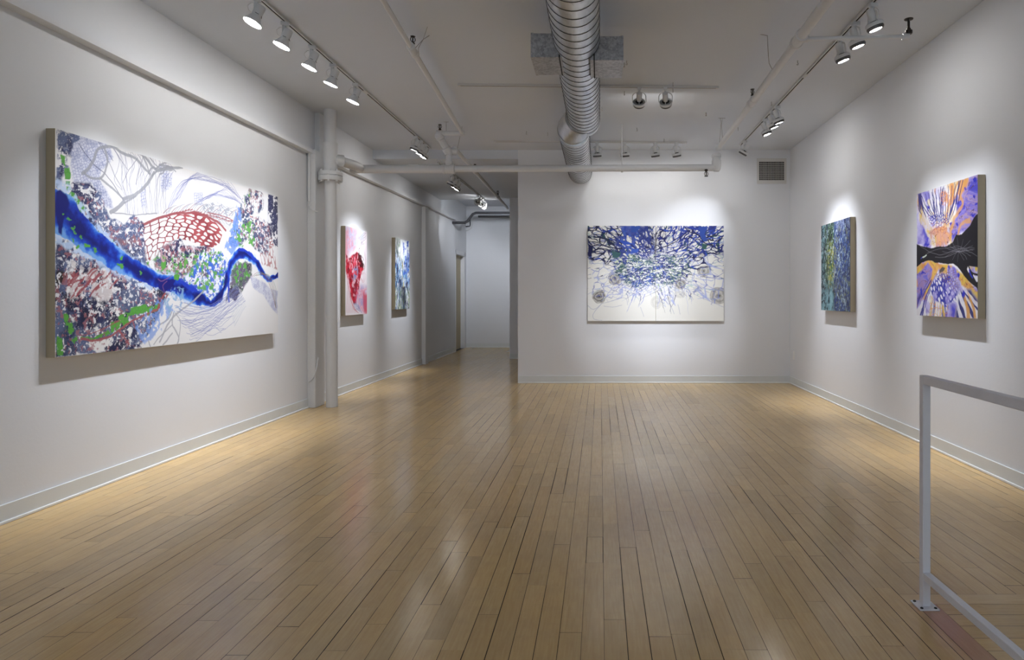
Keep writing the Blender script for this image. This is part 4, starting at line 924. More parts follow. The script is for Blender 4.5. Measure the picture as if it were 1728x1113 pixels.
# ------------------------------------------------------------------ track lighting
def track(p0, p1, label, joints=()):
    """white lighting track fixed to the ceiling from p0 to p1 (x, y, z of its top centre)"""
    p0 = Vector(p0); p1 = Vector(p1); L = (p1-p0).length; ang = math.atan2((p1-p0).y, (p1-p0).x)
    e = empty('lighting_track', label, 'lighting track', p0, ang)
    w_, h_, g, gd = .0175, .02, .006, .014
    sec = [(-w_, 0), (-w_, -h_), (-g, -h_), (-g, -h_+gd), (g, -h_+gd), (g, -h_), (w_, -h_), (w_, 0)]
    n = len(sec); V = [(0, y, z) for y, z in sec] + [(L, y, z) for y, z in sec]
    Fs = [(i, (i+1) % n, n+(i+1) % n, n+i) for i in range(n)]
    Fs += [(0, 1, 2, 3), (4, 5, 6, 7), (0, 3, 4, 7)]; Fs += [tuple(x+n for x in f[::-1]) for f in Fs[-3:]]
    MB().add(V, Fs).build('rail', M['track'], e)
    MB().box((0.01, -g, -h_+.0125), (L-.01, g, -h_+.0135)).box((0.01, -g, -h_+.001), (L-.01, -g+.0015, -h_+.0125)).box((0.01, g-.0015, -h_+.001), (L-.01, g, -h_+.0125)).build('conductor_slot', M['slot'], e)
    for t in (0, L): MB().box((t-.012, -w_-.001, -h_-.001), (t+.012, w_+.001, 0), .001).build('end_cap', M['track'], e)
    for t in joints: MB().box((t-.05, -w_-.001, -h_-.001), (t+.05, w_+.001, 0), .001).build('joiner', M['track'], e)
    return e

PIV = -.125   # pivot below the track underside
def head_meshes(style):
    A = {}
    A['adapter'] = (MB().box((-.018, -.03, -.030), (.018, .03, .0), .004).lathe([(.011, -.045), (.011, -.03)], 14).mesh('adapter'), 'head', False)
    if style == 'led':
        rr = .067
        # hoop yoke: top arch and two flat arms to the lamp ring
        yk = MB(); pts = []
        for k in range(13):
            t = math.pi*k/12; pts.append((rr*math.cos(t)*1.0, 0, -.045-.045 + .045*math.sin(t)))
        pts = [(rr, 0, PIV-.025)] + pts + [(-rr, 0, PIV-.025)]
        yk.tube(pts, .0042, 8)
        A['yoke'] = (yk.mesh('yoke'), 'head', False)
        lamp = MB().lathe([(.0, .082), (.026, .082), (.028, .078), (.028, .02), (.024, .012), (.024, .0), (.020, -.012), (.0, -.012)], 20)
        A['socket'] = (lamp.mesh('socket'), 'head', True)
        ring = MB().lathe([(.058, -.018), (.062, -.020), (.064, -.044), (.061, -.046), (.058, -.044), (.058, -.018)], 32)
        for k in range(3):
            t = 2*math.pi*k/3+.5; ring.tube([(.022*math.cos(t), .022*math.sin(t), 0.0), (.06*math.cos(t), .06*math.sin(t), -.022)], .004, 6)
        A['lamp_ring'] = (ring.mesh('lamp_ring'), 'head', False)
        fins = MB()
        fins.lathe([(.020, -.006), (.030, -.014), (.045, -.022), (.048, -.055), (.0, -.055)], 24)
        for k in range(30):
            t = 2*math.pi*k/30; m4 = Matrix.Rotation(t, 4, 'Z')
            vv = [m4 @ Vector(p) for p in ((.040, -.0016, -.048), (.0575, -.0016, -.048), (.0575, .0016, -.048), (.040, .0016, -.048), (.030, -.0016, -.018), (.052, -.0016, -.026), (.052, .0016, -.026), (.030, .0016, -.018))]
            fins.add(vv, [(3,2,1,0),(4,5,6,7),(0,1,5,4),(1,2,6,5),(2,3,7,6),(3,0,4,7)])
        A['heat_sink'] = (fins.mesh('heat_sink'), 'vane', False)
        A['bezel'] = (MB().lathe([(.050, -.048), (.0595, -.048), (.0595, -.060), (.054, -.068), (.043, -.068), (.043, -.060), (.050, -.048)], 32).mesh('bezel'), 'fins', True)
        A['lens'] = (MB().lathe([(.0, -.0655), (.030, -.0655), (.043, -.0625), (.043, -.0600), (.0, -.0600)], 28).mesh('lens'), 'lens', True)
        zl = -.072
    else:
        yk = MB().box((-.017, -.006, -.115), (-.011, .018, -.030), .002).box((.011, -.006, -.115), (.017, .018, -.030), .002).box((-.017, -.006, -.045), (.017, .018, -.038), .002)
        A['yoke'] = (yk.mesh('yoke'), 'head', False)
        A['socket'] = (MB().lathe([(.0, .075), (.030, .075), (.033, .070), (.033, .005), (.030, -.002), (.0, -.002)], 22).lathe([(.0345, .016), (.0345, .020)], 22).mesh('socket'), 'head', True)
        A['shade'] = (MB().lathe([(.028, .0), (.034, -.012), (.046, -.036), (.062, -.058), (.064, -.066), (.061, -.066), (.058, -.058), (.042, -.036), (.028, -.014), (.0, -.012)], 36).mesh('shade'), 'head', True)
        A['vent_slot'] = (MB().box((-.0345, -.012, .002), (-.030, .012, .0045)).box((.030, -.012, .002), (.0345, .012, .0045)).box((-.02, -.0345, .002), (.02, -.031, .0045)).mesh('vent_slot'), 'vane', False)
        A['lens'] = (MB().lathe([(.0, -.063), (.040, -.062), (.0585, -.0585), (.0585, -.056), (.0, -.056)], 32).mesh('lens'), 'lens', True)
        zl = -.069
    cord = MB().tube([(.0, .008, -.04), (-.012, .035, -.05), (-.02, .055, -.075), (-.015, .05, -.105), (-.01, .03, -.115)], .0018, 6)
    A['cord'] = (cord.mesh('cord'), 'head', True)
    for n, (me, mt, sm) in A.items():
        me.materials.append(M[mt])
        if sm:
            me.polygons.foreach_set('use_smooth', [True]*len(me.polygons))
            try: me.set_sharp_from_angle(angle=R(35))
            except Exception: pass
    return A, zl
STY = {s: head_meshes(s) for s in ('led', 'par')}
TILTED = {'socket', 'lamp_ring', 'heat_sink', 'bezel', 'lens', 'shade', 'vent_slot'}
def spotlight(pos, aim, label, group, style='led', watt=60, beam=38, blend=.7, col=(.955, .995, 1.085), name='track_spotlight', on=True):
    A, zl = STY[style]
    pos = Vector(pos); aim = Vector(aim)
    yaw = math.atan2(-(aim.x-pos.x), (aim.y-pos.y))
    piv = pos + Vector((0, 0, PIV)); h_ = math.hypot(aim.x-piv.x, aim.y-piv.y); tilt = math.atan2(h_, piv.z-aim.z)
    e = empty(name, label, 'spotlight', pos, yaw, group)
    for n, (me, mt, sm) in A.items():
        o = bpy.data.objects.new(n, me); C.objects.link(o); o.parent = e
        if n in TILTED: o.location = (0, 0, PIV); o.rotation_euler = (tilt, 0, 0)
    if on:
        l = bpy.data.lights.new('lamp_light', 'SPOT'); l.energy = watt; l.color = col; l.spot_size = R(beam); l.spot_blend = blend; l.shadow_soft_size = .028
        o = bpy.data.objects.new('lamp_light', l); C.objects.link(o); o.parent = e
        d_ = Vector((0, math.sin(tilt), -math.cos(tilt)))
        o.location = Vector((0, 0, PIV)) + d_*(-zl+.006); o.rotation_euler = (tilt, 0, 0)
    return e
ZT = ZC - .02         # underside of tracks on the main ceiling
ZT2 = ZK - .02
XT = -2.41
track((XT+.025, -1.2, ZC), (XT-.012, 9.25, ZC), 'long white lighting track on the ceiling beside the left wall', joints=(2.1, 7.9))
track((-2.385, 9.62, ZK), (-2.36, 13.75 - .45, ZK), 'white lighting track on the corridor ceiling behind the big cross pipe')
track((1.955, -1.2, ZC), (1.945, 9.03, ZC), 'long white lighting track on the ceiling beside the right wall', joints=(3.9, 7.4))
track(at(775, 500, 6.49)[:2] + (ZC,), (1.178, 6.57, ZC), 'white ceiling track across the room that carries only two lamps')
track((-1.43, 8.84, ZC), (1.17, 8.92, ZC), 'white ceiling track across the room with four lamps by the back wall')
WALLZ = 1.62
gA = 'five bell-shaped spotlights on the left track'
names = ['nearest', 'second nearest', 'middle', 'second farthest', 'farthest']
NW = 128
for i, (y, ty) in enumerate(zip((4.57, 4.98, 5.45, 5.88, 6.41), (4.1, 4.7, 5.25, 5.8, 6.25))):
    spotlight((XT, y, ZT), (XLF, ty, 1.05), 'white bell-shaped spotlight, %s of the five lighting the long painting' % names[i], gA, 'par', NW, 54, 1)
gB = 'three spotlights clustered at the far end of the left track'
for i, (y, ty, lb) in enumerate(((8.52, 8.55, 'nearest'), (8.76, 8.68, 'middle'), (8.97, 8.80, 'farthest'))):
    spotlight((XT, y, ZT), (XLF, ty, 1.3), 'white finned spotlight, %s of the three at the far end of the left track' % lb, gB, 'led', 75, 52, 1)
gC = 'three spotlights on the corridor track under the cross pipe'
for i, (y, ty, lb) in enumerate(((10.42, 10.55, 'nearest'), (10.66, 10.68, 'middle'), (10.90, 10.82, 'farthest'))):
    spotlight((-2.375, y, ZT2), (XLF, ty, 1.3), 'white finned spotlight, %s of the three beyond the cross pipe' % lb, gC, 'led', 70, 46, 1)
gD = 'spotlights at the far end of the corridor track'
spotlight((-2.365, 12.60, ZT2), (-3.29, 14.0, 2.4), 'white spotlight turned away, leftmost at the far end of the corridor', gD, 'led', 30, 50, .9)
spotlight((-2.365, 12.95, ZT2), (-2.6, 15.9, 1.9), 'bright white spotlight by the black pipes in the corridor', gD, 'led', 75, 80, 1)
spotlight((-2.362, 13.2, ZT2), (-1.95, 15.9, 2.3), 'bright white spotlight, last on the corridor track', gD, 'led', 50, 80, 1)
gE = 'three spotlights at the near end of the right track'
for i, (y, ty, lb) in enumerate(((4.66, 4.75, 'nearest'), (4.98, 5.05, 'middle'), (5.28, 5.35, 'farthest'))):
    spotlight((1.95, y, ZT), (XRF, ty, 1.0), 'white finned spotlight, %s of the three lighting the black-banded painting' % lb, gE, 'led', 92, 52, 1)
gF = 'three spotlights at the middle of the right track'
for i, (y, ty, lb) in enumerate(((7.17, 7.3, 'nearest'), (7.37, 7.42, 'middle'), (7.69, 7.6, 'farthest'))):
    spotlight((1.947, y, ZT), (XRF, ty, 1.2), 'white finned spotlight, %s of the three lighting the green and blue painting' % lb, gF, 'led', 85, 56, 1)
spotlight((1.945, 8.77, ZT), (0.9, YB, 1.3), 'single white spotlight at the far end of the right track by the vent', None, 'led', 60, 70, 1)
gG = 'two spotlights on the cross track with two lamps'
for x, lb, tx in ((.39, 'left', .45), (.655, 'right', 1.1)):
    spotlight((x, 6.545, ZT), (tx, YB, 1.1), 'white spotlight seen from behind, %s of the two right of the silver duct' % lb, gG, 'led', 245, 34, 1)
gH = 'four spotlights on the track by the back wall'
for x, tx, lb in ((-.045, .1, 'leftmost'), (.335, .5, 'second from left'), (.745, 1.05, 'second from right'), (1.035, 1.45, 'rightmost')):
    spotlight((x, 8.89, ZT), (tx, YB-.05, 1.2), 'small white spotlight, %s of the four before the back wall' % lb, gH, 'led', 14, 72, 1)

# ------------------------------------------------------------------ spiral duct with side boxes
def helix(mb, p0, p1, r, pitch, rad=.0032, hand=1):
    p0 = Vector(p0); p1 = Vector(p1); L = (p1-p0).length; d_ = (p1-p0)/L
    a = Vector((1, 0, 0)); a = (a-d_*a.dot(d_)).normalized(); b = d_.cross(a)
    n = int(L/pitch*36); pts = []
    for i in range(n+1):
        t = 2*math.pi*i/36*hand; pts.append(p0+d_*(L*i/n)+(a*math.cos(t)+b*math.sin(t))*(r+.0006))
    mb.tube(pts, rad, 5, cap=False)
    return mb
DR = .168
ca = Vector((-.174, 0, H+1.88)); cb = Vector((-.289, 0, H+1.79))
duct = empty('spiral_duct', 'round galvanised spiral duct hanging under the middle of the ceiling', 'duct', (ca.x, 5, ca.z))
def dl(v): return Vector(v) - Vector((ca.x, 5, ca.z))
A0 = dl((ca.x, -1.5, ca.z)); A1 = dl((ca.x, 6.93, ca.z)); B0 = dl((cb.x, 7.22, cb.z)); B1 = dl((cb.x, YB-.002, cb.z))
MB().tube([A0, A1], DR, 64).build('near_run', M['duct'], duct, True)
helix(MB(), A0, A1, DR, .1183, hand=-1).build('spiral_seam', M['seam'], duct, True)
MB().tube([A1-Vector((0, .005, 0)), A1+Vector((0, .06, 0)), A1+Vector((0, .072, 0))], [DR+.004, DR+.004, DR-.004], 64).build('end_collar', M['duct'], duct, True)
s0 = dl((ca.x-.035, 6.86, ca.z-.012)); s1 = dl((cb.x-.01, 7.12, cb.z+.035)); 
MB().tube([s0, s1], [DR, DR+.003], 64).build('offset_elbow', M['duct'], duct, True)
MB().tube([s1, s1+Vector((0, .012, -.004)), B0], [DR+.004, DR+.004, DR+.002], 64).build('elbow_collar', M['duct'], duct, True)
MB().tube([dl((cb.x, 7.10, cb.z+.01)), B1], DR, 64).build('far_run', M['duct'], duct, True)
helix(MB(), dl((cb.x, 7.12, cb.z+.01)), B1, DR, .1183, hand=-1).build('spiral_seam', M['seam'], duct, True)
for s_, x0, x1, z0, z1 in ((-1, -.505, -.275, H+1.75, H+1.925), (1, -.075, .165, H+1.728, H+1.903)):
    bx = MB().box(dl((x0, 4.77, z0)), dl((x1, 5.154, z1)), .001).build('branch_box', M['gbox'], duct)
    fl = MB()
    xo = x0 if s_ < 0 else x1
    fl.box(dl((xo, 4.765, z0-.002)), dl((xo+s_*.004, 5.159, z1+.002)))
    fl.box(dl((xo-s_*.016, 4.767, z0-.003)), dl((xo, 4.770, z1+.003))).box(dl((xo-s_*.016, 4.767, z0-.003)), dl((xo, 5.157, z0)))
    fl.build('flange', M['gbox'], bx)
    xi = -.30 if s_ < 0 else -.045
    MB().box(dl((xi-.004, 4.765, z0-.003)), dl((xi+.004, 5.159, z0+.05))).build('joint_gap', M['void'], bx)
for y in (1.6, 6.3, 8.7):
    cx, cz = (ca.x, ca.z) if y < 7 else (cb.x, cb.z)
    MB().tube([dl((cx, y, cz+DR-.01)), dl((cx, y, ZC))], .004, 8).build('hanger_rod', M['wire'], duct, True)

# ------------------------------------------------------------------ column and pipes
def world_thing(name, label, cat, parts, group=None):
    """parts: list of (name, MB in world space, material, smooth)"""
    allv = [v for p in parts for v in p[1].v]
    lo = Vector((sum(v[0] for v in allv)/len(allv), sum(v[1] for v in allv)/len(allv), min(v[2] for v in allv)))
    e = empty(name, label, cat, lo, 0, group)
    for n, mb, m, sm in parts:
        mb.v = [tuple(Vector(v)-lo) for v in mb.v]
        mb.build(n, M[m], e, sm)
    return e
YC = 7.40
cb0 = Vector(at(560.3, 500, YC)); ct0 = Vector(at(557.0, 500, YC))
def colp(z):  # axis of the slightly leaning column
    t = z/ZC; return Vector((cb0.x*(1-t)+ct0.x*t, YC, z))
zf0, zf1, zh1 = H+(500-305.5)*YC/F, H+(500-290)*YC/F, H+(500-241)*YC/F
shaft = MB().tube([colp(0), colp(zf0+.005)], .0635, 40).tube([colp(zh1-.01), colp(ZC)], .066, 40)
hub = MB().tube([colp(zf1-.01), colp(zf1+.03), colp((zf1+zh1)/2), colp(zh1-.03), colp(zh1-.012), colp(zh1)], [.070, .076, .080, .079, .084, .080], 40)
flange = MB().tube([colp(zf0), colp(zf0+.012), colp(zf0+.05), colp(zf0+.053), colp(zf0+.062), colp(zf1-.002)], [.122, .130, .130, .118, .130, .128], 40)
bolts = MB()
for k in range(8):
    t = 2*math.pi*k/8+.2; c_ = colp(zf0); px_, py_ = c_.x+.112*math.cos(t), c_.y+.112*math.sin(t)
    bolts.tube([(px_, py_, zf0-.016), (px_, py_, zf1+.018)], .013, 6)
hc = colp((zf1+zh1)/2-.03)
neck = MB().tube([hc, hc+Vector((.07, .05, 0)), hc+Vector((.11, .08, -.003))], [.07, .072, .074], 32)
ZP = H+(500-285)*8.0/F   # cross pipe axis height
YP = 8.0
elbow = MB(); e0 = hc+Vector((.09, .07, 0)); e3 = Vector(at(597, 285, YP))
pts = []
for k in range(9):
    t = k/8; p1_ = Vector((e0.x+.05, YP-.20, ZP)); p2_ = Vector((e0.x+.10, YP, ZP))
    pts.append(e0*(1-t)**3 + p1_*3*t*(1-t)**2 + p2_*3*t*t*(1-t) + e3*t**3)
elbow.tube(pts, .056, 28)
elbow.tube([e3-Vector((.03, 0, 0)), e3+Vector((.02, 0, 0))], .066, 28)
world_thing('pipe_column', 'white round iron pipe column with bolted flange by the left wall', 'column',
  [('shaft', shaft, 'pipe', True), ('hub_fitting', hub, 'fit', True), ('flange', flange, 'fit', True), ('bolt', bolts, 'fit', False), ('neck', neck, 'fit', True)])

def X_(px, Y): return (px-VX)*Y/F
xt = X_(757.5, YP); xe = X_(1207, YP)
pr = []
pr.append(('elbow', elbow, 'fit', True))
pr.append(('large_pipe', MB().tube([(X_(599, YP), YP, ZP), (xt, YP, ZP)], .0515, 32), 'pipe', True))
pr.append(('small_pipe', MB().tube([(xt, YP, ZP+.002), (xe, YP, ZP+.016)], .042, 32), 'pipe', True))
pr.append(('tee_fitting', MB().tube([(xt-.078, YP, ZP), (xt-.07, YP, ZP), (xt-.045, YP, ZP), (xt-.044, YP, ZP), (xt+.044, YP, ZP), (xt+.045, YP, ZP), (xt+.07, YP, ZP), (xt+.078, YP, ZP)], [.054, .063, .063, .058, .058, .062, .062, .05], 32)
      .tube([(xt, YP, ZP), (xt, YP, ZP+.09)], .045, 28), 'fit', True))
zr = H+(500-258)*YP/F
pr.append(('riser', MB().tube([(xt, YP, ZP+.08), (xt, YP, zr-.01)], .036, 24).tube([(xt, YP, ZP+.075), (xt, YP, ZP+.095)], .047, 24), 'pipe', True))
a_ = Vector((xt, YP, zr)); b_ = Vector(at(741, 229, 7.9))
pr.append(('offset_fitting', MB().tube([a_-Vector((0, 0, .03)), a_, a_+(b_-a_)*.3, a_+(b_-a_)*.32, a_+(b_-a_)*.8, a_+(b_-a_)*.82, b_, b_+Vector((0, 0, .02))], [.05, .055, .055, .042, .042, .055, .055, .05], 26)
      .tube([a_+Vector((-.02, 0, .03)), a_+Vector((.09, .03, .02))], .045, 24), 'fit', True))
# lever on the tee
lv = Vector((xt-.075, YP-.05, ZP+.06))
pr.append(('valve_lever', MB().tube([lv+Vector((-.06, 0, .03)), lv+Vector((-.03, 0, .034)), lv+Vector((0, 0, 0))], .008, 8), 'fit', True))
xr = X_(1209, YP)
zt_, zb_ = H+(500-261)*YP/F, ZP+.016
pr.append(('drop_fitting', MB().tube([(xr, YP, zt_+.02), (xr, YP, zt_), (xr, YP, zt_-.03), (xr, YP, zt_-.032), (xr, YP, zt_-.07), (xr, YP, zt_-.072), (xr, YP, zt_-.10), (xr, YP, zb_+.02), (xr, YP, zb_-.02), (xr, YP, zb_-.045)], [.045, .058, .058, .050, .050, .058, .058, .056, .050, .035], 28), 'fit', True))
cross = world_thing('cross_pipe', 'thick white horizontal pipe crossing the room from the column', 'pipe', pr)
# hanger rod at the middle of the cross pipe
hx = X_(1049.5, YP)
world_thing('pipe_hanger', 'white rod hanger holding the thick cross pipe right of the duct', 'pipe hanger',
  [('rod', MB().tube([(hx, YP+.0, ZP+.045), (hx, YP+.0, ZC)], .008, 10), 'pipe', True), ('clamp', MB().tube([(hx-.012, YP, ZP+.006), (hx+.012, YP, ZP+.006)], .048, 28), 'fit', True)])

# left sprinkler line, near the camera to the offset fitting
ZQ = H+1.975
pA = Vector((X_(646, 4.345), 4.345, ZQ)); pB = Vector((X_(780, 7.9), 7.9, ZQ)); dr = (pB-pA).normalized()
p_start = pA - dr*5.3
pj = pA + dr*((1.975*F/415-4.345)/dr.y)
pr = [('thin_pipe', MB().tube([p_start, pj], .019, 22), 'pipe', True),
      ('pipe_run', MB().tube([pj, pB], .0235, 24), 'pipe', True),
      ('coupling', MB().tube([pj-dr*.10, pj-dr*.09, pj-dr*.05, pj-dr*.045, pj+dr*.045, pj+dr*.05, pj+dr*.09, pj+dr*.10], [.024, .033, .033, .029, .029, .034, .034, .026], 26).tube([pj+Vector((0, 0, .02)), pj+Vector((.0, 0, .045))], .018, 16), 'fit', True),
      ('elbow', MB().lathe([(.0, -.036), (.028, -.03), (.036, -.01), (.036, .01), (.028, .03), (.0, .036)], 24, Matrix.Translation(pB)), 'fit', True)]
pC = Vector((X_(741, 7.9), 7.9, ZQ))
pr.append(('short_pipe', MB().tube([pB, pC], .028, 22), 'pipe', True))
pr.append(('end_fitting', MB().tube([pC+Vector((.04, 0, 0)), pC-Vector((.03, 0, 0))], .037, 22), 'fit', True))
sp_left = world_thing('sprinkler_pipe', 'thin white sprinkler pipe on the ceiling between left track and duct', 'pipe', pr)
# far line running into the corridor
qA = Vector(at(767, 250, YP)); qB = Vector((-1.909, 13.45, qA.z-.0)); dq = (qB-qA).normalized()
m1 = qA+dq*((F*1.8/(500-291)-YP)/dq.y); m2 = qA+dq*((F*1.8/(500-334)-YP)/dq.y)
pr = [('pipe_run', MB().tube([qA, qB], .026, 22), 'pipe', True)]
for m_ in (m1, m2):
    pr.append(('coupling', MB().tube([m_-dq*.08, m_-dq*.07, m_+dq*.07, m_+dq*.08], [.03, .036, .036, .03], 22), 'fit', True))
sp_far = world_thing('sprinkler_pipe', 'white sprinkler pipe running back into the corridor behind the cross pipe', 'pipe', pr)

# right sprinkler main
ZM = H+1.84
rB = Vector((X_(1213, 8.05), 8.05, ZM)); rA = Vector((X_(1397, 4.048), 4.048, ZM)); d2 = (rB-rA).normalized(); rS = rA-d2*5
t1 = rA+d2*((1.84*F/434-4.048)/d2.y); t2 = rA+d2*((1.84*F/328-4.048)/d2.y)
pr = [('pipe_run', MB().tube([rS, t1], .035, 28).tube([t1, rB], .031, 28), 'pipe', True)]
for t_ in (t1, t2):
    r_ = .045 if t_ is t1 else .040
    pr.append(('coupling', MB().tube([t_-d2*.085, t_-d2*.078, t_-d2*.05, t_-d2*.048, t_+d2*.048, t_+d2*.05, t_+d2*.078, t_+d2*.085], [r_-.01, r_, r_, r_-.005, r_-.005, r_, r_, r_-.01], 28), 'fit', True))
pr.append(('outlet', MB().tube([t2, t2+Vector((0, 0, .055))], .018, 16), 'fit', True))
pr.append(('bend', MB().lathe([(.0, -.045), (.034, -.036), (.046, -.012), (.046, .012), (.034, .036), (.0, .045)], 24, Matrix.Translation(rB)), 'fit', True))
bx_ = t1+Vector((0, 0, .0)); be = Vector(at(1526, 62, 4.46))
pr.append(('branch_pipe', MB().tube([bx_, be], .0150, 20).tube([bx_+Vector((.03, 0, 0)), bx_+Vector((.065, 0, 0))], .024, 20), 'pipe', True))
pr.append(('branch_end', MB().tube([be-Vector((.012, 0, 0)), be+Vector((.03, 0, 0))], .022, 16), 'fit', True))
sp_right = world_thing('sprinkler_pipe', 'thick white sprinkler main along the ceiling with a side branch, right of the duct', 'pipe', pr)

def sprinkler(p, par, s=1.0, flip=False, rz=0):
    k = -1 if flip else 1
    m4 = Matrix.Translation(Vector(p)-Vector(par.location)) @ Matrix.Rotation(rz, 4, 'Z')
    fr = MB().lathe([(.0, 0), (.014*s, 0), (.016*s, .004*k*s), (.016*s, .016*k*s), (.009*s, .020*k*s), (.009*s, .026*k*s), (.0, .026*k*s)], 12)
    pts = [(.019*s*math.sin(t), 0, (.044-.020*math.cos(t))*k*s) for t in [math.pi*j/10 for j in range(11)]]
    fr.tube(pts, .0032*s, 6); fr.tube([(-x, y, z) for x, y, z in pts], .0032*s, 6)
    a = fr.build('sprinkler_head', M['brass'], par, True); a.matrix_local = m4; a['label'] = 'dark bronze sprinkler head'
    MB().tube([(0, 0, .026*k*s), (0, 0, .058*k*s)], .0055*s, 8).build('glass_bulb', M['brass'], a, True)
    MB().lathe([(.0, .064*k*s), (.006*s, .064*k*s), (.019*s, .066*k*s), (.020*s, .069*k*s), (.0, .071*k*s)], 16).build('deflector', M['brass'], a, True)
    return a
sprinkler(pj+Vector((0, 0, .044)), sp_left, 1.0, rz=.4)
sprinkler(pC+Vector((.01, 0, .035)), sp_left, 1.05)
sprinkler(m1+Vector((0, 0, .034)), sp_far, 1.0)
sprinkler(m2+Vector((0, 0, .034)), sp_far, 1.15)
sprinkler(t2+Vector((0, 0, .052)), sp_right, 1.0, rz=.5)
sprinkler(be+Vector((.03, 0, .018)), sp_right, 1.5, rz=1.0)
pend = Vector(at(1191, 285, YP)) + Vector((0, -.06, 0))
sprinkler(pend+Vector((0, .03, -.01)), cross, 1.25, True, .2)

def wires(label, pts_list, r=.002, group='wire hangers'):
    mb = MB()
    for pts in pts_list: mb.tube(pts, r, 6)
    o = mb.build('hanger_wire', M['wire'], None, True); tag(o, label, 'wire', group); return o
wires('thin wire holding up the thin left sprinkler pipe', [[pj+Vector((.02, 0, .02)), pj+Vector((.075, .03, .10)), pj+Vector((.12, .05, ZC-ZQ))], [pj+Vector((.03, .06, 0)), pj+Vector((.04, .02, .03)), pj+Vector((.075, .03, .10)), pj+Vector((.15, -.12, ZC-ZQ))]])
wires('thin wire dropping to the pipe offset above the cross pipe', [[at(753, 226, 7.9), (X_(753, 7.9), 7.9, ZC)], [(X_(749, 7.9), 7.9, ZC-.002), (X_(757, 7.9), 7.9, ZC-.002)]])
wires('thin wire right of the pipe offset above the cross pipe', [[at(771, 255, YP+.1), (X_(774, 7.9), 8.1, ZC)]])
wires('pair of thin wires over the far end of the thick right pipe', [[at(1214, 240, 7.75), (X_(1217, 7.73), 7.73, ZC-.05), (X_(1215, 7.73), 7.73, ZC)], [at(1220, 236, 7.75), (X_(1217.5, 7.73), 7.73, ZC-.10), (X_(1219, 7.73), 7.73, ZC)], [(X_(1212, 7.73), 7.73, ZC-.002), (X_(1224, 7.73), 7.73, ZC-.002)]])
wr = 2.115*F
wires('long looping wire from ceiling to the thick right pipe', [[(X_(1283, wr/442), wr/442, ZC), (X_(1295, wr/441), wr/441, ZC-.005), at(1296.5, 95, 5.15), at(1298, 107, 5.3), at(1303, 117, 5.35)]], .0026)

# small hooks in the ceiling
spots = [(1035,355),(1020,368),(1022,535),(890,628),(447,770),(571,777),(1095,750),(1500,660),(1307,483),(1255,815),(330,940),(1307,520)]
hooks = [(x/3.479+760, y/3.479) for x, y in spots] + [(1346, 102), (1302, 171.6), (1245.5, 214.7), (1191.8, 189.7)]
hm = MB().tube([(0, 0, 0), (0, 0, -.022)], .0028, 6).tube([(.0, 0, -.022), (.007, 0, -.03), (.004, 0, -.04), (-.004, 0, -.04), (-.007, 0, -.034)], .0025, 6).mesh('ceiling_hook'); hm.materials.append(M['wire'])
for i, (x, y) in enumerate(hooks):
    Y = 2.115*F/(500-y)
    if Y > YB: continue
    o = bpy.data.objects.new('ceiling_hook', hm); C.objects.link(o); o.location = (X_(x, Y), Y, ZC); o.rotation_euler = (0, 0, i)
    tag(o, 'tiny metal screw hook in the white ceiling of the main room', 'hook', 'ceiling hooks')

# ------------------------------------------------------------------ air grille on the back wall
gx0, gz1, _ = X_(1277.5, YB), H+(500-267)*YB/F, 0
gx1, gz0 = X_(1327, YB), H+(500-310)*YB/F
ix0, ix1, iz0, iz1 = X_(1281, YB), X_(1323, YB), H+(500-304)*YB/F, H+(500-272.8)*YB/F
fr = MB().box((gx0, YB-.008, gz0), (gx1, YB, iz0)).box((gx0, YB-.008, iz1), (gx1, YB, gz1)).box((gx0, YB-.008, iz0), (ix0, YB, iz1)).box((ix1, YB-.008, iz0), (gx1, YB, iz1))
bars = MB(); slats = MB()
n = 19
for i in range(1, n): x = ix0+(ix1-ix0)*i/n; bars.box((x-.0022, YB-.007, iz0), (x+.0022, YB-.003, iz1))
for i in range(1, 9): z = iz0+(iz1-iz0)*i/9; slats.box((ix0, YB-.004, z-.0022), (ix1, YB-.001, z+.0022))
world_thing('air_grille', 'square white return air grille high on the back wall', 'vent', [('frame', fr, 'grille', False), ('vertical_bars', bars, 'grille', False), ('cross_slats', slats, 'grille', False), ('dark_opening', MB().box((ix0, YB-.0006, iz0), (ix1, YB-.0001, iz1)), 'void', False)])
# outlet by the back right corner
oy = 9.22
world_thing('wall_outlet', 'white electrical outlet plate low on the right wall by the corner', 'outlet',
  [('cover_plate', MB().box((XR-.006, oy-.036, .36), (XR, oy+.036, .475), .002), 'plate', False),
   ('socket_face', MB().box((XR-.0085, oy-.017, .372), (XR-.006, oy+.017, .408), .001), 'plate', False),
   ('socket_face', MB().box((XR-.0085, oy-.017, .426), (XR-.006, oy+.017, .462), .001), 'plate', False)])
# conduit and cable on the pilaster
cx = XL+.093
world_thing('wall_conduit', 'thin white cable conduit high on the pilaster beside the column', 'conduit',
  [('tube', MB().tube([(XL+.03, 7.295, 2.86), (XL+.03, 7.295, 2.32)], .014, 14), 'fit', True),
   ('cable', MB().tube([(XL+.03, 7.295, 2.33), (XL+.032, 7.29, 2.27), (XL+.05, 7.29, 2.235), (XL+.08, 7.29, 2.21), (XL+.11, 7.33, 2.205)], .006, 8), 'fit', True)])
world_thing('wall_cable', 'white painted cable curving up the pilaster near the floor', 'cable',
  [('cord', MB().tube([(XL+.02, 7.30, .29), (XL+.05, 7.30, .31), (XL+.08, 7.30, .35), (XL+.098, 7.33, .43), (XL+.098, 7.38, .56)], .006, 8), 'fit', True)])

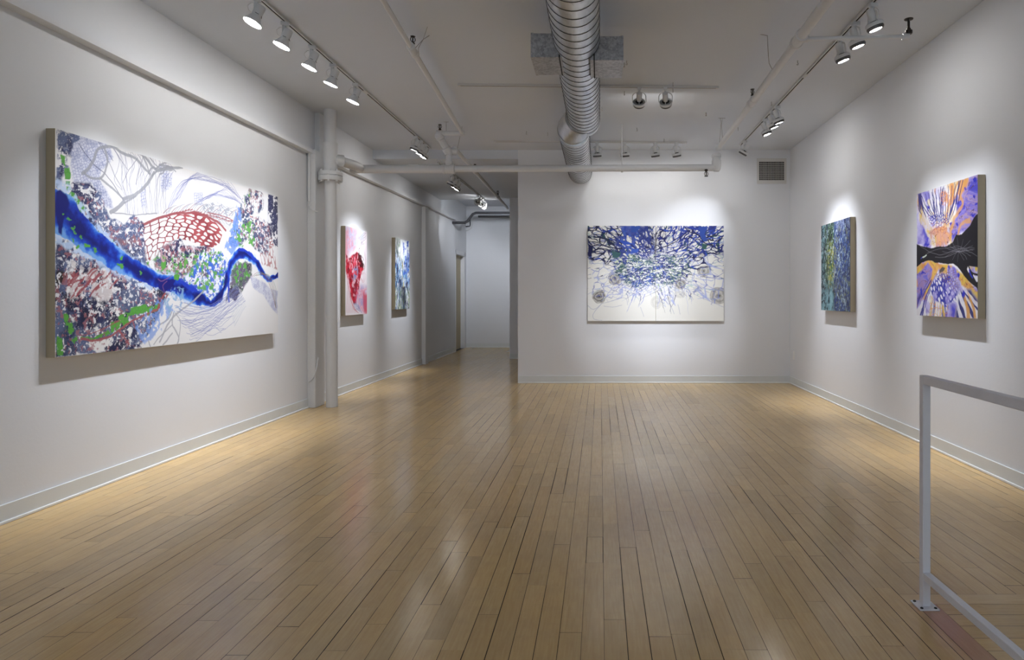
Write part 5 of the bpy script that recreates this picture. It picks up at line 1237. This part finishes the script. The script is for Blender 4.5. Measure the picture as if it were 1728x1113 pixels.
# ------------------------------------------------------------------ black insulated pipes in the far corridor
yb = 14.5
def zz(py): return H+(500-py)*yb/F
world_thing('insulated_pipe', 'black insulated pipe stepping up along the end of the corridor', 'pipe',
  [('pipe_run', MB().tube([(XL, yb, zz(375.5)), (X_(772, yb), yb, zz(375.5)), (X_(784, yb), yb, zz(375.5)), (X_(789, yb), yb, zz(373)), (X_(798, yb), yb, zz(361)), (X_(803, yb), yb, zz(359)), (XR, yb, zz(359))], .029, 16), 'blackpipe', True)])
yb = 15.93
world_thing('drain_pipe', 'grey pipe with a white hooked end under the black corridor pipe', 'pipe',
  [('pipe_run', MB().tube([(X_(807, yb), yb, zz(365)), (XR, yb, zz(365))], .026, 16), 'fins', True),
   ('bend', MB().tube([(X_(780, yb), yb, zz(387)), (X_(789, yb), yb, zz(387)), (X_(794.5, yb), yb, zz(384)), (X_(796, yb), yb, zz(378)), (X_(796.5, yb), yb, zz(371)), (X_(800, yb), yb, zz(366.5)), (X_(808, yb), yb, zz(365))], .024, 16), 'pipe', True),
   ('bend_shadow', MB().tube([(X_(793, yb), yb, zz(367)), (X_(793.5, yb), yb, zz(381)), (X_(786, yb), yb, zz(382))], .012, 10), 'blackpipe', True)])  # black tube stands in for the shadow along the white bend

# ------------------------------------------------------------------ white railing at the right front
rx0, rx1, ry0, ry1 = 1.2955, 1.3265, 2.617, 2.648
zr1 = .932
rl = empty('railing', 'white square-tube steel railing bolted to the floor at the right', 'railing', ((rx0+rx1)/2, (ry0+ry1)/2, 0))
ro = Vector(rl.location)
def rbox(name, a, b, bev, m='rail', par=None): return MB().box(Vector(a)-ro, Vector(b)-ro, bev).build(name, M[m], par or rl)
rbox('post', (rx0, ry0, .006), (rx1, ry1, zr1), .002)
rbox('top_rail', (rx0, .2, zr1-.034), (rx1, ry0+.001, zr1), .002)
rbox('bottom_rail', (rx0+.0005, .2, .112), (rx1-.0005, ry0+.001, .1425), .002)
rbox('post', (rx0, .17, .006), (rx1, .201, zr1), .002)
for yy in (ry0, .17):
    bp_ = rbox('base_plate', (rx0-.024, yy-.026, 0), (rx1+.024, yy+.057, .006), .001)
    for sx in (-.012, .043):
        for sy in (-.015, .046):
            bo = MB().lathe([(.0, .0105), (.004, .0105), (.0065, .008), (.0065, .006), (.0, .006)], 6, Matrix.Translation(Vector((rx0+sx, yy+sy, 0))-ro))
            bo.build('bolt', M['bolt'], bp_)
